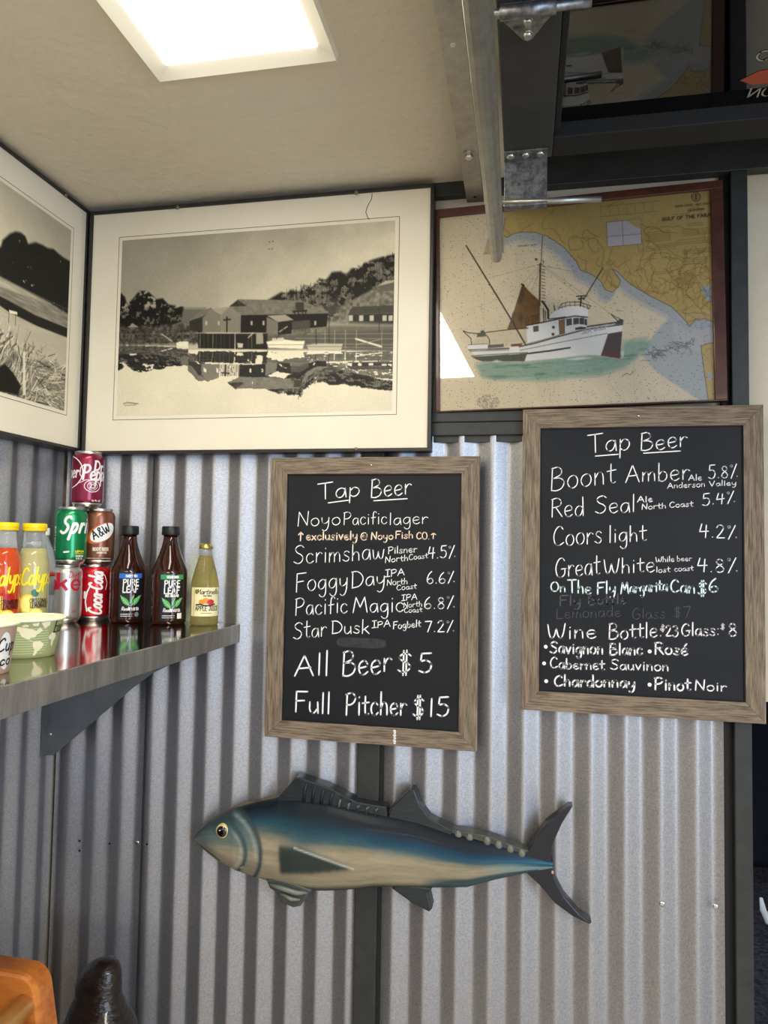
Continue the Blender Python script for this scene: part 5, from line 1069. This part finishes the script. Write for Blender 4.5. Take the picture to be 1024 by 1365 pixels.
# --- paper bowls
def bowl(x, y, rb, rt, h, label, outer, draw):
    t = thing('paper_bowl', label, 'bowl', (x, y, ZS), 'paper bowls at the shelf front')
    MB().lathe([(rb - .002, .0), (rb, .0005), (rb + (rt - rb) * .1, h * .1), (rb + (rt - rb) * .9, h * .90), (rt - .0005, h * .97)], (x, y, ZS), 64).build('outer_wall', outer, t)
    MB().lathe([(rb - .004, .004), (rb - .002, .005), (rt - .0022, h * .985)], (x, y, ZS), 64).build('inner_wall', M_paper, t)
    mb = MB(); n = 64; v = []; k2 = 10
    for k in range(n):
        for j in range(k2):
            a = 2 * math.pi * j / k2; r_ = rt + .0014 + .0024 * math.cos(a); v.append((x + r_ * math.cos(2 * math.pi * k / n), y + r_ * math.sin(2 * math.pi * k / n), ZS + h - .001 + .0024 * math.sin(a)))
    mb.add(v, [(k * k2 + j, ((k + 1) % n) * k2 + j, ((k + 1) % n) * k2 + (j + 1) % k2, k * k2 + (j + 1) % k2) for k in range(n) for j in range(k2)], True).build('rim', M_paper, t)
    rr = lambda b: rb + (rt - rb) * b / h
    draw(t, wrap(x, y, ZS, rr, 0, .0005), wrap(x, y, ZS, rr, 0, .0009)); return t
M_paper = mat('cream_paper', rgb(238, 230, 196), 0.6, 0, .3)
def world(t, fn, f2):
    q = lambda pts: [((px - 318) * .0001335 * 1.02, (700 - py) * .000128) for px, py in pts]
    mb = MB()
    for k in range(11): 
        yy = .0075 + .0036 * k; half = .030 * math.sqrt(max(0.02, 1 - ((yy - .029) / .030) ** 2)); ribbon(mb, [(-half + .0 + .006 * j * half / .03, yy) for j in range(11)], .0013, fn)
    mb.build('globe_lines', ink('pale_green_lines', (196, 206, 150), .6), t)
    mb = MB()
    for p in ([(120, 335), (230, 332), (300, 345), (360, 362), (400, 382), (440, 345), (470, 385), (430, 412), (402, 432), (390, 456), (350, 460), (330, 484), (372, 500), (362, 506), (316, 472), (270, 450), (250, 420), (235, 382), (190, 366), (130, 376)], [(450, 292), (556, 282), (545, 330), (490, 360), (470, 332)], [(360, 300), (430, 290), (420, 330), (372, 326)], [(260, 320), (300, 308), (330, 318), (320, 334), (270, 334)], [(375, 506), (450, 506), (486, 545), (460, 590), (422, 620), (396, 665), (376, 668), (390, 600), (370, 555)], [(540, 462), (580, 416), (626, 426), (650, 470), (610, 520), (592, 586), (576, 560), (575, 500), (545, 490)]):
        patch(mb, q(p), f2)
    mb.build('continent_print', ink('cream_continents', (238, 230, 196), .6), t)
    mb = MB(); say(mb, 'Eco', .0385, .0360, .056, .017, .0018, f2, .3); mb.build('script_lettering', K_black, t)
bowl(-0.7245, 0.942, .0375, .0490, .0565, 'green paper bowl printed with cream continents near the shelf front edge', mat('sage_green_paper', rgb(164, 172, 122), .6, 0, .3), world)
def script(t, fn, f2):
    mb = MB(); patch(mb, ell(.034, .030, .010, .024), fn); mb.build('white_print', K_white, t)
    mb = MB(); say(mb, 'Cup', .022, .030, .050, .016, .0022, f2, .2); say(mb, 'co', .026, .012, .044, .012, .0022, f2, .2); mb.build('script_lettering', K_black, t)
bowl(-0.686, 0.800, .0365, .0445, .0640, 'pinkish brown paper bowl cut off by left edge, in front of the green bowl', mat('pinkish_brown_paper', rgb(186, 160, 140), .6, 0, .3), script)

# ================================================================== WOODEN STAND AND CARVED FIGURE BELOW THE SHELF
M_oak = mat('orange_varnished_wood', rgb(196, 118, 48), 0.22, 0, .5, noise=(5, rgb(158, 82, 30), 6), coat=.5, stretch=(2, 8, 14))
M_dowel = mat('light_varnished_dowel', rgb(206, 154, 84), 0.3, 0, .5, noise=(8, rgb(178, 122, 58), 5), coat=.4, stretch=(8, 2, 8))
t = thing('wooden_stand', 'orange varnished wooden stand with rounded corner and round rail, bottom left', 'stand', (-0.8, 0.72, 0))
out = [(-.97, 0), (-.985, .88), (-.965, .906), (-.94, .911)] + [(-.672 + .028 * math.sin(a), .879 + .030 * math.cos(a)) for a in np.linspace(0, 1.45, 8)] + [(-.628, .80), (-.600, .45), (-.575, 0), (-.64, 0), (-.665, .40), (-.70, .50), (-.87, .50), (-.905, .40), (-.91, 0)]
sd = MB().prism(out, fz, .885, .918, .006).build('side_panel', M_oak, t)
MB().prism(out, fz, .500, .533, .006).build('side_panel', M_oak, t)
MB().tube([(-.690, .52, .815), (-.662, .89, .869)], .0155, 20).build('rail', M_dowel, t)
MB().tube([(-.90, .5, .80), (-.90, .89, .845)], .0145, 20).build('rail', M_dowel, t)
MB().box(-.90, -.68, .53, .89, .52, .54, .004).build('seat', M_oak, t)
t = thing('carved_figure', 'dark brown glossy carved figure with rounded head in the corner below shelf', 'statue', (-.76, 1.25, 0))
lev = [(1278, 138, 150), (1279, 131, 155), (1282, 124, 158), (1287, 117, 161), (1296, 110, 163), (1308, 105, 164), (1320, 106, 164.5), (1328, 103, 169), (1336, 100, 174), (1346, 96.5, 182), (1356, 92, 186.5), (1366, 88, 188.5), (1400, 80, 196), (1460, 66, 210), (1560, 60, 216), (1680, 62, 214), (1763, 64, 212)]
mb = MB(); n = 40; v = []
for k, (py, l, r_) in enumerate(lev):
    cx = -.760 + ((l + r_) / 2 - 145) * .00148; hw_ = (r_ - l) / 2 * .00148; z = .715 - (py - 1280) * .00148
    for j in range(n):
        a = 2 * math.pi * j / n; v.append((cx + hw_ * math.cos(a), 1.25 - .01 * min(k, 8) / 8 + min(.8 * hw_, .085) * math.sin(a), max(z, 0)))
mb.add(v, [(i * n + k, (i + 1) * n + k, (i + 1) * n + (k + 1) % n, i * n + (k + 1) % n) for i in range(len(lev) - 1) for k in range(n)] + [tuple(range(n)), tuple(reversed([(len(lev) - 1) * n + k for k in range(n)]))], True)
mb.build('body', mat('dark_carved_wood', rgb(44, 30, 24), .3, 0, .5, noise=(30, rgb(26, 18, 15), 6), bump=(55, .6, .006), coat=.3, stretch=(1, 1, 2.4)), t)
for dx, dz in ((-.006, .640), (.02, .655)):
    pass

# ================================================================== GLIMPSE OF THE NEXT ROOM
t = thing('hanging_cloth', 'dark navy cloth glimpsed beyond the black post at the right edge', 'cloth', (1.05, 3.52, 0.12))
mb = MB(); v = []; nx_, nz_ = 60, 40
for i in range(nx_):
    for j in range(nz_):
        u, w_ = i / (nx_ - 1), j / (nz_ - 1); v.append((.6 + 1.4 * u, 3.55 - .05 * math.sin(9 * u + 4 * w_) - .03 * math.sin(23 * u - 9 * w_ * w_), .10 + 1.25 * w_))
mb.add(v, [(i * nz_ + j, (i + 1) * nz_ + j, (i + 1) * nz_ + j + 1, i * nz_ + j + 1) for i in range(nx_ - 1) for j in range(nz_ - 1)], True)
o = mb.build('drape', mat('navy_fabric', rgb(15, 17, 25), .8, 0, .2, noise=(6, rgb(10, 11, 17), 5)), t); sm_ = o.modifiers.new('thickness', 'SOLIDIFY'); sm_.thickness = .006
t = thing('white_strap', 'small curved white strap on the carpet beyond the black post', 'strap', (.96, 3.1, .012))
MB().tube([(.925, 3.10, .145), (.932, 3.10, .10), (.950, 3.10, .062), (.985, 3.08, .045), (1.04, 3.05, .05)], [.006, .012, .016, .016, .012], 10).tube([(1.03, 3.055, .05), (1.05, 3.05, .03), (1.05, 3.05, .012)], .008, 8).build('band', mat('white_rubber', rgb(226, 224, 218), .5), t)
